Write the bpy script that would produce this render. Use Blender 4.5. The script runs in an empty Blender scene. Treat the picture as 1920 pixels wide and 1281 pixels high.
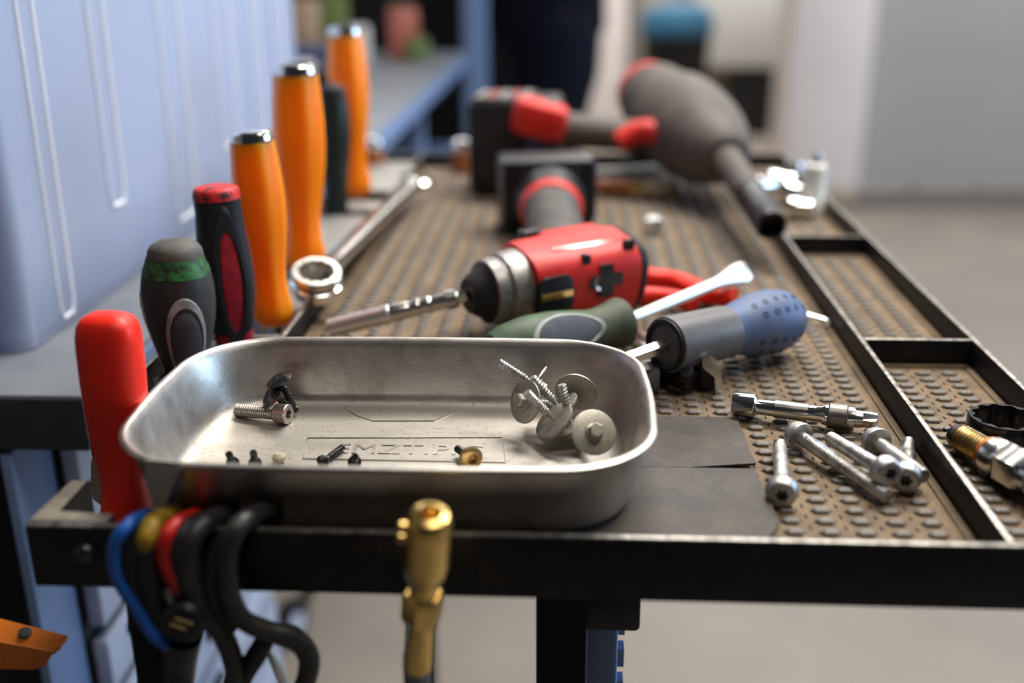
import bpy, bmesh, math, random
from mathutils import Vector, Matrix
random.seed(7)
C = bpy.context.scene.collection
SC = bpy.context.scene
A = 0.90                      # height of the trolley top above the floor; all z below are measured from it
PI = math.pi

# ------------------------------------------------------------------ camera, world, lights, exposure
cd = bpy.data.cameras.new('camera'); cam = bpy.data.objects.new('camera', cd); C.objects.link(cam)
cd.sensor_width = 36.0; cd.lens = 2000.0 / 1920.0 * 36.0
cam.matrix_world = Matrix(((0.9984, -0.0116, 0.0557, 0), (0.0563, 0.3419, -0.9380, 0), (-0.0082, 0.9397, 0.3420, A + 0.23), (0, 0, 0, 1)))
cd.dof.use_dof = True; cd.dof.focus_distance = 0.533; cd.dof.aperture_fstop = 3.0
cd.clip_start = 0.01
SC.camera = cam
w = bpy.data.worlds.new('world'); SC.world = w; w.use_nodes = True
w.node_tree.nodes['Background'].inputs[0].default_value = (0.55, 0.66, 0.9, 1)
w.node_tree.nodes['Background'].inputs[1].default_value = 0.03
SC.view_settings.view_transform = 'Standard'; SC.view_settings.look = 'None'
SC.view_settings.gamma = 1.0; SC.view_settings.use_curve_mapping = False
SC.view_settings.exposure = 0.0

def area(name, loc, target, sx, sy, power, col):
    l = bpy.data.lights.new(name, 'AREA'); l.shape = 'RECTANGLE'; l.size = sx; l.size_y = sy
    l.energy = power; l.color = col
    o = bpy.data.objects.new(name, l); C.objects.link(o); o.location = loc
    d = Vector(target) - Vector(loc); o.rotation_euler = d.to_track_quat('-Z', 'Y').to_euler()
    return o
area('key_light_over_trolley', (0.40, 1.32, 2.25), (0.20, 0.9, 0.9), 1.2, 0.30, 44, (1.0, 0.96, 0.90))  # unseen key light, hung low so the floor stays darker
area('front_fill_light', (0.70, 0.10, 3.1), (0.4, 0.6, 0.9), 1.3, 0.35, 25, (1.0, 0.93, 0.85))  # unseen fill added to brighten the fronts of the handles
area('tray_reflection_light', (-0.2, 5.4, 3.17), (-0.2, 5.4, 0.0), 3.4, 1.7, 95, (1.0, 0.97, 0.94))  # unseen panel added so the tray floor reflects brightly
area('basin_fill_light', (1.2, 6.5, 3.1), (1.2, 7.0, 0.0), 1.2, 0.4, 80, (1.0, 0.97, 0.94))  # unseen light added to lift the basin
area('ceiling_lamp_right', (2.2, 3.4, 3.1), (2.0, 4.4, 0.4), 1.6, 0.5, 82, (1.0, 0.97, 0.94))
area('window_light_right', (3.7, 1.8, 1.75), (0.0, 0.9, 0.95), 2.4, 1.5, 88, (0.46, 0.69, 1.0))

# ------------------------------------------------------------------ mesh helpers
def V(p): return Vector(p)
def fr(p, d, up=(0, 0, 1)):
    z = Vector(d).normalized(); u = Vector(up)
    if abs(z.dot(u)) > 0.99: u = Vector((0, 1, 0))
    x = u.cross(z).normalized(); y = z.cross(x)
    m = Matrix.Identity(4)
    for i in range(3): m[i][0] = x[i]; m[i][1] = y[i]; m[i][2] = z[i]; m[i][3] = p[i]
    return m
def T3(p): return Matrix.Translation(Vector(p))
def RZ(a): return Matrix.Rotation(a, 4, 'Z')

def k_round(t): return 1.0
def k_hex(t):
    a = (t + PI / 6) % (PI / 3) - PI / 6
    return 1 / math.cos(a)
def k_sq(t):
    a = (t + PI / 4) % (PI / 2) - PI / 4
    return min(1 / math.cos(a), 1.3)
def k_torx(t): return 1 + 0.2 * math.cos(6 * t)
def k_12(t): return 1 + 0.07 * math.cos(12 * t)
def k_se(n, ax=1.0, ay=1.0):
    def f(t): return ((abs(math.cos(t)) / ax) ** n + (abs(math.sin(t)) / ay) ** n) ** (-1.0 / n)
    return f

class MB:
    def __init__(s): s.bm = bmesh.new(); s.mi = 0
    def face(s, vs):
        try:
            f = s.bm.faces.new(vs); f.material_index = s.mi; return f
        except ValueError: return None
    def raw(s, verts, faces, M=None):
        vs = [s.bm.verts.new(M @ Vector(v) if M else Vector(v)) for v in verts]
        for f in faces: s.face([vs[i] for i in f])
        return s
    def box(s, c, sz, M=None, bev=0.0, taper=1.0):
        hx, hy, hz = sz[0] / 2, sz[1] / 2, sz[2] / 2
        vs = []
        for z in (-1, 1):
            k = taper if z > 0 else 1.0
            for x, y in ((-1, -1), (1, -1), (1, 1), (-1, 1)):
                p = Vector((c[0] + x * hx * k, c[1] + y * hy * k, c[2] + z * hz))
                vs.append(s.bm.verts.new(M @ p if M else p))
        fs = [s.face([vs[i] for i in q]) for q in ((3, 2, 1, 0), (4, 5, 6, 7), (0, 1, 5, 4), (1, 2, 6, 5), (2, 3, 7, 6), (3, 0, 4, 7))]
        if bev:
            es = list({e for f in fs for e in f.edges})
            bmesh.ops.bevel(s.bm, geom=es, offset=bev, segments=2, profile=0.5, affect='EDGES', clamp_overlap=True)
        return s
    def lathe(s, prof, M=None, seg=24, cap0=True, cap1=True):
        rings = []
        for pr in prof:
            z, r = pr[0], pr[1]; k = pr[2] if len(pr) > 2 and pr[2] else k_round
            off = pr[3] if len(pr) > 3 else (0, 0)
            ring = []
            for i in range(seg):
                t = 2 * PI * i / seg; rr = r * k(t)
                p = Vector((rr * math.cos(t) + off[0], rr * math.sin(t) + off[1], z))
                ring.append(s.bm.verts.new(M @ p if M else p))
            rings.append(ring)
        for a, b in zip(rings, rings[1:]):
            for i in range(seg):
                j = (i + 1) % seg; s.face([a[i], a[j], b[j], b[i]])
        if cap0: s.face(list(reversed(rings[0])))
        if cap1: s.face(rings[-1])
        return s
    def thread(s, z0, z1, r, pitch, M=None, seg=16, depth=None, tipr=None):
        depth = depth or pitch * 0.35; n = max(4, int((z1 - z0) / pitch * 4)); prof = []
        for i in range(n + 1):
            z = z0 + (z1 - z0) * i / n
            sc = 1.0 if tipr is None else 1 - (1 - tipr) * max(0, (i / n - 0.7) / 0.3)
            def k(t, z=z): 
                u = ((z / pitch) - t / (2 * PI)) % 1.0
                return 1 - depth / r * abs(2 * u - 1)
            prof.append((z, r * sc, k))
        return s.lathe(prof, M, seg)
    def tube(s, pts, r, seg=10, sub=5, closed=False, k=None):
        P = [Vector(p) for p in pts]; R = r if isinstance(r, (list, tuple)) else [r] * len(P)
        Q, S = [], []
        if sub > 1 and len(P) > 2:
            n = len(P); last = n if closed else n - 1
            for i in range(last):
                p0 = P[(i - 1) % n] if closed or i > 0 else P[0]; p1 = P[i]; p2 = P[(i + 1) % n]
                p3 = P[(i + 2) % n] if closed or i + 2 < n else P[-1]
                for q in range(sub):
                    t = q / sub
                    Q.append(0.5 * ((2 * p1) + (p2 - p0) * t + (2 * p0 - 5 * p1 + 4 * p2 - p3) * t * t + (3 * p1 - p0 - 3 * p2 + p3) * t ** 3))
                    S.append(R[i] * (1 - t) + R[(i + 1) % n] * t)
            if not closed: Q.append(P[-1]); S.append(R[-1])
        else: Q, S = P, list(R)
        n = len(Q); up = Vector((0, 0, 1)); rings = []
        d = (Q[1] - Q[0]).normalized()
        if abs(d.dot(up)) > 0.95: up = Vector((0, 1, 0))
        x = up.cross(d).normalized()
        for i in range(n):
            if closed: d = (Q[(i + 1) % n] - Q[i - 1]).normalized()
            else: d = (Q[min(i + 1, n - 1)] - Q[max(i - 1, 0)]).normalized()
            x = (x - d * x.dot(d)).normalized(); y = d.cross(x)
            rings.append([s.bm.verts.new(Q[i] + (x * math.cos(2 * PI * j / seg) + y * math.sin(2 * PI * j / seg)) * S[i] * (k(2 * PI * j / seg) if k else 1)) for j in range(seg)])
        m = n if closed else n - 1
        for i in range(m):
            a, b = rings[i], rings[(i + 1) % n]
            for j in range(seg):
                q = (j + 1) % seg; s.face([a[j], a[q], b[q], b[j]])
        if not closed: s.face(list(reversed(rings[0]))); s.face(rings[-1])
        return s
    def prism(s, pts, h0, h1, M=None, bev=0.0):
        a = [s.bm.verts.new((M @ Vector((p[0], p[1], h0))) if M else Vector((p[0], p[1], h0))) for p in pts]
        b = [s.bm.verts.new((M @ Vector((p[0], p[1], h1))) if M else Vector((p[0], p[1], h1))) for p in pts]
        n = len(pts); fs = [s.face(list(reversed(a))), s.face(b)]
        for i in range(n):
            j = (i + 1) % n; fs.append(s.face([a[i], a[j], b[j], b[i]]))
        if bev:
            es = list({e for f in fs[:2] if f for e in f.edges})
            bmesh.ops.bevel(s.bm, geom=es, offset=bev, segments=2, profile=0.5, affect='EDGES', clamp_overlap=True)
        return s
    def rings(s, loops, cap0=False, cap1=False):
        rs = [[s.bm.verts.new(Vector(p)) for p in L] for L in loops]; n = len(rs[0])
        for a, b in zip(rs, rs[1:]):
            for i in range(n):
                j = (i + 1) % n; s.face([a[i], a[j], b[j], b[i]])
        if cap0: s.face(list(reversed(rs[0])))
        if cap1: s.face(rs[-1])
        return s
    def build(s, name, mat, parent=None, ang=38, label=None, fix=True):
        if fix: bmesh.ops.recalc_face_normals(s.bm, faces=s.bm.faces)
        off = Vector(wl(parent)) if parent else Vector((0, 0, 0))
        for v in s.bm.verts: v.co -= off
        me = bpy.data.meshes.new(name); s.bm.to_mesh(me); s.bm.free()
        for p in me.polygons: p.use_smooth = True
        me.set_sharp_from_angle(angle=math.radians(ang))
        for m in (mat if isinstance(mat, (list, tuple)) else [mat]): me.materials.append(m)
        o = bpy.data.objects.new(name, me); C.objects.link(o)
        if parent: o.parent = parent
        else: o.location = (0, 0, A)
        if label: o['label'] = label
        return o
def vplate(mb, pts, off):
    n = len(pts); mb.raw([Vector(p) for p in pts] + [Vector(p) + Vector(off) for p in pts], [list(range(n)), list(range(2 * n - 1, n - 1, -1))] + [[i, (i + 1) % n, n + (i + 1) % n, n + i] for i in range(n)])
REL = {}
def wl(o):
    while o.parent: o = o.parent
    return REL.get(o.name, (0, 0, 0))
def thing(name, label, cat, loc=(0, 0, 0), group=None):
    o = bpy.data.objects.new(name, None); C.objects.link(o); o.empty_display_size = 0.02
    REL[o.name] = tuple(loc); o.location = (loc[0], loc[1], loc[2] + A)
    o['label'] = label; o['category'] = cat
    if group: o['group'] = group
    return o
def place(o, M):
    """a thing that was built about the origin is put where it lies"""
    o.matrix_world = T3((0, 0, A)) @ M
def dup(root, M, label, group=None):
    r = root.copy(); C.objects.link(r); r['label'] = label
    if group: r['group'] = group
    for ch in list(root.children):
        c = ch.copy(); C.objects.link(c); c.parent = r
        for g in ch.children:
            d = g.copy(); C.objects.link(d); d.parent = c
    place(r, M); return r
def struct(name, mb, mat): 
    o = mb.build(name, mat); o['kind'] = 'structure'; return o
def tag(o, label, cat, group=None):
    o['label'] = label; o['category'] = cat
    if group: o['group'] = group
    return o
def rrect(w, d, r, n=8, cx=0, cy=0, rot=0.0, bulge=0.0):
    pts = []
    for qx, qy, a0 in ((1, 1, 0), (-1, 1, PI / 2), (-1, -1, PI), (1, -1, 3 * PI / 2)):
        for i in range(n + 1):
            a = a0 + PI / 2 * i / n
            pts.append((qx * (w / 2 - r) + r * math.cos(a), qy * (d / 2 - r) + r * math.sin(a)))
    if bulge:
        out = []
        m = len(pts)
        for i in range(m):
            p, q = pts[i], pts[(i + 1) % m]; out.append(p)
            if math.hypot(p[0] - q[0], p[1] - q[1]) > r:
                for t in (0.2, 0.4, 0.6, 0.8):
                    x = p[0] + (q[0] - p[0]) * t; y = p[1] + (q[1] - p[1]) * t
                    b = bulge * math.sin(PI * t); nx, ny = (q[1] - p[1]), -(q[0] - p[0]); l = math.hypot(nx, ny)
                    out.append((x + nx / l * b, y + ny / l * b))
        pts = out
    c, s_ = math.cos(rot), math.sin(rot)
    return [(cx + x * c - y * s_, cy + x * s_ + y * c) for x, y in pts]
def text_mesh(body, size, depth):
    cu = bpy.data.curves.new('lettering', 'FONT'); cu.body = body; cu.size = size; cu.extrude = depth; cu.align_x = 'CENTER'; cu.align_y = 'CENTER'
    cu.resolution_u = 3
    o = bpy.data.objects.new('lettering', cu); C.objects.link(o)
    bpy.context.view_layer.update()
    me = bpy.data.meshes.new_from_object(o.evaluated_get(bpy.context.evaluated_depsgraph_get()))
    bpy.data.objects.remove(o); bpy.data.curves.remove(cu); return me
def lettering(body, size, depth, M, mat, parent, name='lettering'):
    me = text_mesh(body, size, depth); me.transform(T3(-Vector(wl(parent))) @ M)
    me.materials.clear(); me.materials.append(mat)
    o = bpy.data.objects.new(name, me); C.objects.link(o); o.parent = parent; return o

# ------------------------------------------------------------------ materials
def mk(name, col, rough=0.5, metal=0.0, var=0.12, scale=60, bump=0.0, bscale=None, dirt=None, dscale=25, damt=0.5, dedge=0.12, spec=0.32, coat=0.0, rvar=0.0, stretch=None, trans=0.0, emit=None, sss=0.0):
    m = bpy.data.materials.new(name); m.use_nodes = True; nt = m.node_tree; N = nt.nodes; L = nt.links
    b = N['Principled BSDF']; tc = N.new('ShaderNodeTexCoord'); src = tc.outputs['Object']
    if stretch:
        mp = N.new('ShaderNodeMapping'); mp.inputs['Scale'].default_value = stretch; L.new(src, mp.inputs[0]); src = mp.outputs[0]
    nz = N.new('ShaderNodeTexNoise'); nz.inputs['Scale'].default_value = scale; nz.inputs['Detail'].default_value = 6; L.new(src, nz.inputs['Vector'])
    r = N.new('ShaderNodeValToRGB'); c = col
    lo = [max(0, x * (1 - var)) for x in c]; hi = [min(1, x * (1 + var)) for x in c]
    r.color_ramp.elements[0].position = 0.3; r.color_ramp.elements[1].position = 0.7
    r.color_ramp.elements[0].color = (*lo, 1); r.color_ramp.elements[1].color = (*hi, 1)
    L.new(nz.outputs['Fac'], r.inputs[0]); out = r.outputs[0]
    if dirt:
        n2 = N.new('ShaderNodeTexNoise'); n2.inputs['Scale'].default_value = dscale; n2.inputs['Detail'].default_value = 9; n2.inputs['Roughness'].default_value = 0.7
        L.new(tc.outputs['Object'], n2.inputs['Vector'])
        r2 = N.new('ShaderNodeValToRGB'); p = 1 - damt
        r2.color_ramp.elements[0].position = max(0.0, p - dedge); r2.color_ramp.elements[1].position = min(1.0, p + dedge)
        L.new(n2.outputs['Fac'], r2.inputs[0])
        mx = N.new('ShaderNodeMix'); mx.data_type = 'RGBA'; L.new(r2.outputs[0], mx.inputs['Factor']); L.new(out, mx.inputs['A']); mx.inputs['B'].default_value = (*dirt, 1)
        out = mx.outputs['Result']
    L.new(out, b.inputs['Base Color'])
    b.inputs['Roughness'].default_value = rough; b.inputs['Metallic'].default_value = metal
    b.inputs['Specular IOR Level'].default_value = spec; b.inputs['Coat Weight'].default_value = coat
    b.inputs['Coat Roughness'].default_value = 0.12
    if rvar:
        mr = N.new('ShaderNodeMapRange'); mr.inputs['To Min'].default_value = max(0.03, rough - rvar); mr.inputs['To Max'].default_value = min(1, rough + rvar)
        L.new(nz.outputs['Fac'], mr.inputs['Value']); L.new(mr.outputs[0], b.inputs['Roughness'])
    if bump:
        n3 = N.new('ShaderNodeTexNoise'); n3.inputs['Scale'].default_value = bscale or scale * 4; n3.inputs['Detail'].default_value = 4; L.new(src, n3.inputs['Vector'])
        bp = N.new('ShaderNodeBump'); bp.inputs['Strength'].default_value = bump; bp.inputs['Distance'].default_value = 0.001
        L.new(n3.outputs['Fac'], bp.inputs['Height']); L.new(bp.outputs[0], b.inputs['Normal'])
    if sss:
        b.inputs['Subsurface Weight'].default_value = sss; b.inputs['Subsurface Radius'].default_value = (1.0, 0.35, 0.08); b.inputs['Subsurface Scale'].default_value = 0.03
    if trans: b.inputs['Transmission Weight'].default_value = trans
    if emit: b.inputs['Emission Color'].default_value = (*col, 1); b.inputs['Emission Strength'].default_value = emit
    return m
M = {}
M['cart'] = mk('black powder coated steel', (0.010, 0.010, 0.012), 0.45, var=0.3, scale=120, bump=0.15, bscale=900, dirt=(0.04, 0.03, 0.022), dscale=50, damt=0.34, spec=0.22)
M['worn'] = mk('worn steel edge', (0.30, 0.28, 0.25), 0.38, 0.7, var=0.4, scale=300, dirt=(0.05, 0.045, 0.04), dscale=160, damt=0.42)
M['lit_top'] = mk('tan lit top paint', (0.20, 0.175, 0.14), 0.6, var=0.25, scale=120)  # tan stands in for light falling on the bracket top
M['mat'] = mk('dusty rubber mat', (0.105, 0.075, 0.048), 0.75, var=0.35, scale=90, bump=0.35, bscale=1200, dirt=(0.25, 0.17, 0.095), dscale=45, damt=0.52, dedge=0.2, spec=0.35)
M['lug'] = mk('scuffed rubber tread', (0.15, 0.132, 0.115), 0.45, var=0.4, scale=200, bump=0.3, bscale=1500, dirt=(0.22, 0.165, 0.11), dscale=60, damt=0.42, spec=0.5)
M['slit'] = mk('painted tread gap shade', (0.03, 0.024, 0.018), 0.7, var=0.2)  # dark colour paints the shadow in the tread gaps
M['tray'] = mk('brushed stainless steel', (0.53, 0.50, 0.46), 0.40, 1.0, var=0.12, scale=70, bump=0.08, bscale=900, rvar=0.07, stretch=(0.25, 1, 1), dirt=(0.26, 0.22, 0.17), dscale=38, damt=0.36, dedge=0.16)
M['vinyl'] = None
M['tray_floor'] = mk('dusty worn tray floor', (0.42, 0.39, 0.345), 0.48, 0.8, var=0.14, scale=90, bump=0.1, bscale=900, stretch=(0.3, 1, 1), dirt=(0.24, 0.195, 0.15), dscale=420, damt=0.385, dedge=0.05)
M['chrome'] = mk('polished chrome', (0.78, 0.78, 0.77), 0.10, 1.0, var=0.05)
M['chrome_dull'] = mk('dull chrome', (0.62, 0.61, 0.58), 0.24, 1.0, var=0.10, scale=150, rvar=0.06)
M['zinc'] = mk('zinc plated steel', (0.52, 0.51, 0.49), 0.42, 0.85, var=0.22, scale=220, bump=0.2, bscale=1500, dirt=(0.17, 0.15, 0.13), dscale=130, damt=0.4)
M['zinc_dark'] = mk('dark zinc recess', (0.10, 0.095, 0.09), 0.55, 0.6, var=0.2)  # darker zinc for the recess floor
M['washer'] = mk('yellowed zinc washer', (0.41, 0.385, 0.325), 0.42, 0.75, var=0.14, scale=120, bump=0.12, bscale=1200, dirt=(0.24, 0.20, 0.14), dscale=110, damt=0.38)
M['cap_steel'] = mk('grey phosphated steel', (0.36, 0.325, 0.285), 0.38, 0.85, var=0.12, scale=200)
M['black_steel'] = mk('black oxide steel', (0.03, 0.03, 0.034), 0.28, 0.7, var=0.3, scale=300, dirt=(0.16, 0.14, 0.11), dscale=240, damt=0.36)
M['knurl'] = mk('dull brownish steel', (0.22, 0.205, 0.18), 0.4, 0.85, var=0.2, scale=200)
M['dark_metal'] = mk('dark gunmetal', (0.06, 0.06, 0.064), 0.35, 0.8, var=0.25, scale=120)
M['gear'] = mk('matt grey alloy', (0.30, 0.29, 0.275), 0.42, 0.75, var=0.15, scale=80, dirt=(0.14, 0.13, 0.12), dscale=60, damt=0.38)
M['red'] = mk('red plastic', (0.80, 0.022, 0.008), 0.40, var=0.05, scale=40, spec=0.3)
M['red_tool'] = mk('dusty red housing', (0.60, 0.022, 0.016), 0.42, var=0.12, scale=60, dirt=(0.20, 0.02, 0.016), dscale=40, damt=0.34, bump=0.1, bscale=900)
M['red_gloss'] = mk('smooth red strip', (0.60, 0.05, 0.035), 0.20, var=0.04, coat=1.0, spec=0.5)
M['red_rough'] = mk('stained crimson grip', (0.42, 0.012, 0.028), 0.55, var=0.2, scale=150, dirt=(0.05, 0.008, 0.012), dscale=160, damt=0.40, bump=0.2, bscale=900)
M['red_cap'] = mk('scuffed red end cap', (0.68, 0.03, 0.03), 0.5, var=0.15, scale=200, dirt=(0.03, 0.02, 0.02), dscale=260, damt=0.47, dedge=0.05, bump=0.3, bscale=700)
M['orange'] = mk('orange plastic handle', (1.0, 0.27, 0.004), 0.38, var=0.04, scale=30, spec=0.25, sss=1.0, dirt=(0.75, 0.15, 0.004), dscale=18, damt=0.30)
M['rubber'] = mk('black rubber', (0.014, 0.014, 0.017), 0.55, var=0.2, scale=150, bump=0.2, bscale=1500)
M['rubber_green'] = mk('green and black worn grip', (0.032, 0.032, 0.032), 0.52, var=0.2, scale=150, bump=0.15, bscale=1200)
M['green_worn'] = mk('green band with black scuffs', (0.035, 0.20, 0.045), 0.5, var=0.3, scale=90, dirt=(0.03, 0.033, 0.03), dscale=150, damt=0.50, dedge=0.1)
M['green_grip'] = mk('green screwdriver grip', (0.045, 0.115, 0.035), 0.5, var=0.3, scale=60, dirt=(0.03, 0.038, 0.026), dscale=50, damt=0.45, bump=0.1)
M['olive'] = mk('dusty dark green rubber', (0.075, 0.095, 0.05), 0.6, var=0.2, scale=80, dirt=(0.05, 0.05, 0.04), dscale=60)
M['dkgreen'] = mk('dark green handle', (0.012, 0.022, 0.018), 0.42, var=0.3, scale=60)
M['grey_cap'] = mk('dusty grey rubber cap', (0.10, 0.09, 0.08), 0.6, var=0.2, scale=150, bump=0.15, bscale=1500)
M['pale_grey'] = mk('pale grey inlay', (0.36, 0.37, 0.36), 0.55, var=0.15, scale=120, dirt=(0.16, 0.16, 0.15), dscale=90, damt=0.4)
M['slate'] = mk('stippled slate rubber', (0.072, 0.08, 0.098), 0.65, var=0.2, scale=200, bump=0.8, bscale=1800)
M['blue_grip'] = mk('blue rubber grip', (0.075, 0.135, 0.29), 0.5, var=0.15, scale=60, dirt=(0.16, 0.155, 0.155), dscale=35, damt=0.42, dedge=0.2, bump=0.1, bscale=900)
M['grey_grip'] = mk('grey rubber sleeve', (0.105, 0.11, 0.125), 0.42, var=0.15, scale=60, dirt=(0.17, 0.155, 0.14), dscale=45, damt=0.45, dedge=0.2)
M['dimple'] = mk('blue dimple with painted shade', (0.004, 0.010, 0.035), 0.6, var=0.1, spec=0.1)  # near-black blue paints the shade inside the dimples
M['white_steel'] = mk('bright steel shaft', (0.80, 0.81, 0.79), 0.34, 0.85, var=0.05)
M['grip_grey'] = mk('grey rubber grip', (0.055, 0.05, 0.046), 0.55, var=0.2, scale=60, dirt=(0.10, 0.09, 0.08), dscale=40, damt=0.4)
M['boot'] = mk('dusty grey rubber boot', (0.072, 0.063, 0.058), 0.6, var=0.2, scale=40, dirt=(0.13, 0.108, 0.09), dscale=25, damt=0.45, dedge=0.2)
M['battery'] = mk('black battery plastic', (0.012, 0.012, 0.014), 0.38, var=0.25, scale=50)
M['battery_worn'] = mk('dusty black battery side', (0.10, 0.08, 0.072), 0.5, var=0.4, scale=60, dirt=(0.035, 0.02, 0.02), dscale=60, damt=0.45)
M['brass'] = mk('brass', (0.68, 0.46, 0.15), 0.28, 1.0, var=0.10, scale=120, rvar=0.06, dirt=(0.34, 0.20, 0.07), dscale=90, damt=0.36)
M['brass_thread'] = mk('burnt brass thread', (0.52, 0.34, 0.13), 0.38, 0.9, var=0.3, scale=200, dirt=(0.10, 0.06, 0.03), dscale=140, damt=0.42)
M['rust'] = mk('rust orange ring', (0.50, 0.13, 0.02), 0.5, 0.3, var=0.3, scale=200)
M['ceramic'] = mk('ceramic insulator', (0.66, 0.64, 0.55), 0.25, var=0.1, coat=0.4, dirt=(0.35, 0.30, 0.2), dscale=60, damt=0.35)
M['braid'] = mk('braided hose', (0.16, 0.16, 0.19), 0.4, 0.6, var=0.3, scale=300)
M['blue_hose'] = mk('blue insulated handle', (0.015, 0.10, 0.42), 0.35, var=0.12, scale=40)
M['yellow'] = mk('yellow insulated grip', (0.42, 0.26, 0.02), 0.5, var=0.2, scale=60, dirt=(0.05, 0.035, 0.012), dscale=90, damt=0.48)
M['red_ins'] = mk('red insulated handle', (0.45, 0.012, 0.010), 0.4, var=0.15, scale=60)
M['grey_ins'] = mk('grey rubber handle', (0.024, 0.023, 0.024), 0.42, var=0.2, scale=60, dirt=(0.07, 0.06, 0.05), dscale=40, damt=0.38)
M['gold_print'] = mk('gold print', (0.45, 0.33, 0.12), 0.45, var=0.1)
M['sheet'] = mk('speckled grey sheet metal', (0.34, 0.33, 0.31), 0.5, 0.4, var=0.15, scale=500, dirt=(0.17, 0.15, 0.13), dscale=500, damt=0.42)
M['bench_top'] = mk('grey bench laminate', (0.155, 0.172, 0.20), 0.42, var=0.12, scale=14, dirt=(0.21, 0.222, 0.24), dscale=22, damt=0.35, dedge=0.2)
M['bench_edge'] = mk('dark bench edge', (0.03, 0.034, 0.045), 0.5, var=0.2)
M['rack_blue'] = mk('light blue painted steel', (0.26, 0.38, 0.62), 0.4, var=0.06, scale=20)
M['bench_blue'] = mk('blue grey painted steel', (0.155, 0.235, 0.42), 0.45, var=0.06, scale=20)
M['drawer'] = mk('pale blue grey drawer', (0.55, 0.60, 0.74), 0.4, var=0.06, scale=20)
M['dark_gap'] = mk('dark cabinet interior', (0.012, 0.014, 0.02), 0.6, var=0.1)
M['orange_steel'] = mk('orange painted steel', (0.62, 0.16, 0.012), 0.35, var=0.08, scale=80, dirt=(0.35, 0.07, 0.01), dscale=70, damt=0.33)
M['floor'] = mk('worn concrete floor', (0.30, 0.255, 0.21), 0.45, var=0.12, scale=3, dirt=(0.22, 0.20, 0.175), dscale=2.2, damt=0.45, dedge=0.25, rvar=0.1)
M['wall'] = mk('beige painted wall', (0.40, 0.35, 0.285), 0.7, var=0.05, scale=3)
M['wall_grey'] = mk('grey painted panel', (0.36, 0.36, 0.36), 0.38, var=0.04, scale=2)
M['jamb'] = mk('white painted column', (0.78, 0.72, 0.70), 0.5, var=0.04, scale=4)
M['ceil'] = mk('grey ceiling', (0.16, 0.16, 0.165), 0.8, var=0.03, scale=3)
M['skirt'] = mk('grey skirting', (0.20, 0.19, 0.18), 0.5, var=0.1, scale=4)
M['black_cab'] = mk('black painted cabinet', (0.006, 0.006, 0.007), 0.5, var=0.2, scale=10)
M['navy'] = mk('navy work cloth', (0.004, 0.005, 0.012), 0.9, var=0.25, scale=40, spec=0.1, bump=0.3, bscale=400)
M['skin'] = mk('skin', (0.52, 0.30, 0.21), 0.5, var=0.05)
M['hair'] = mk('dark hair', (0.02, 0.014, 0.01), 0.5, var=0.3)
M['sink'] = mk('white ceramic', (0.68, 0.68, 0.67), 0.2, var=0.03, coat=0.3)
M['lid_blue'] = mk('blue lid', (0.05, 0.19, 0.33), 0.4, var=0.1)
M['bin'] = mk('black plastic bin', (0.012, 0.012, 0.014), 0.5, var=0.2)
M['wood'] = mk('brown wooden handle', (0.25, 0.085, 0.03), 0.45, var=0.3, scale=60)
M['ferrule'] = mk('tan bristle bundle', (0.28, 0.22, 0.14), 0.6, var=0.3, scale=200)
M['cloth_white'] = mk('white paper', (0.6, 0.57, 0.56), 0.8, var=0.05)
M['moss'] = mk('green packet', (0.13, 0.18, 0.06), 0.6, var=0.3)
M['pink'] = mk('reddish packet', (0.38, 0.12, 0.09), 0.6, var=0.3)
M['tan'] = mk('tan cardboard', (0.36, 0.25, 0.16), 0.7, var=0.15)
M['navy_plastic'] = mk('dark blue plastic', (0.03, 0.05, 0.11), 0.4, var=0.15)
M['label_red'] = mk('printed red strip', (0.45, 0.06, 0.05), 0.4, var=0.3, scale=120)
M['label_white'] = mk('white print', (0.7, 0.68, 0.66), 0.35, var=0.05)
M['label_green'] = mk('green print', (0.1, 0.35, 0.16), 0.4, var=0.05)
M['crumb'] = mk('pale crumb', (0.45, 0.38, 0.27), 0.7, var=0.2)
M['lamp_body'] = mk('lamp housing', (0.6, 0.6, 0.6), 0.5)

def vinyl():
    m = mk('black weave vinyl', (0.06, 0.052, 0.047), 0.48, var=0.25, scale=70, dirt=(0.15, 0.105, 0.07), dscale=55, damt=0.42, dedge=0.22)
    nt = m.node_tree; N = nt.nodes; L = nt.links; b = N['Principled BSDF']
    tc = N.new('ShaderNodeTexCoord'); mp = N.new('ShaderNodeMapping'); mp.inputs['Rotation'].default_value = (0, 0, 0.6); mp.inputs['Scale'].default_value = (208, 114, 1)
    L.new(tc.outputs['Object'], mp.inputs[0])
    ck = N.new('ShaderNodeTexBrick'); ck.inputs['Scale'].default_value = 1.0; ck.inputs['Mortar Size'].default_value = 0.06; ck.inputs['Color1'].default_value = (1, 1, 1, 1); ck.inputs['Color2'].default_value = (.45, .45, .45, 1); ck.inputs['Mortar'].default_value = (0, 0, 0, 1)
    L.new(mp.outputs[0], ck.inputs['Vector'])
    bp = N.new('ShaderNodeBump'); bp.inputs['Strength'].default_value = 0.8; bp.inputs['Distance'].default_value = 0.0006
    mm = N.new('ShaderNodeMix'); mm.data_type = 'RGBA'; mm.blend_type = 'MULTIPLY'; mm.inputs['Factor'].default_value = 0.55
    sk = b.inputs['Base Color'].links[0].from_socket; L.new(sk, mm.inputs['A']); L.new(ck.outputs['Color'], mm.inputs['B']); L.new(mm.outputs['Result'], b.inputs['Base Color'])
    L.new(ck.outputs['Color'], bp.inputs['Height']); L.new(bp.outputs[0], b.inputs['Normal'])
    return m
M['vinyl'] = vinyl()
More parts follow.
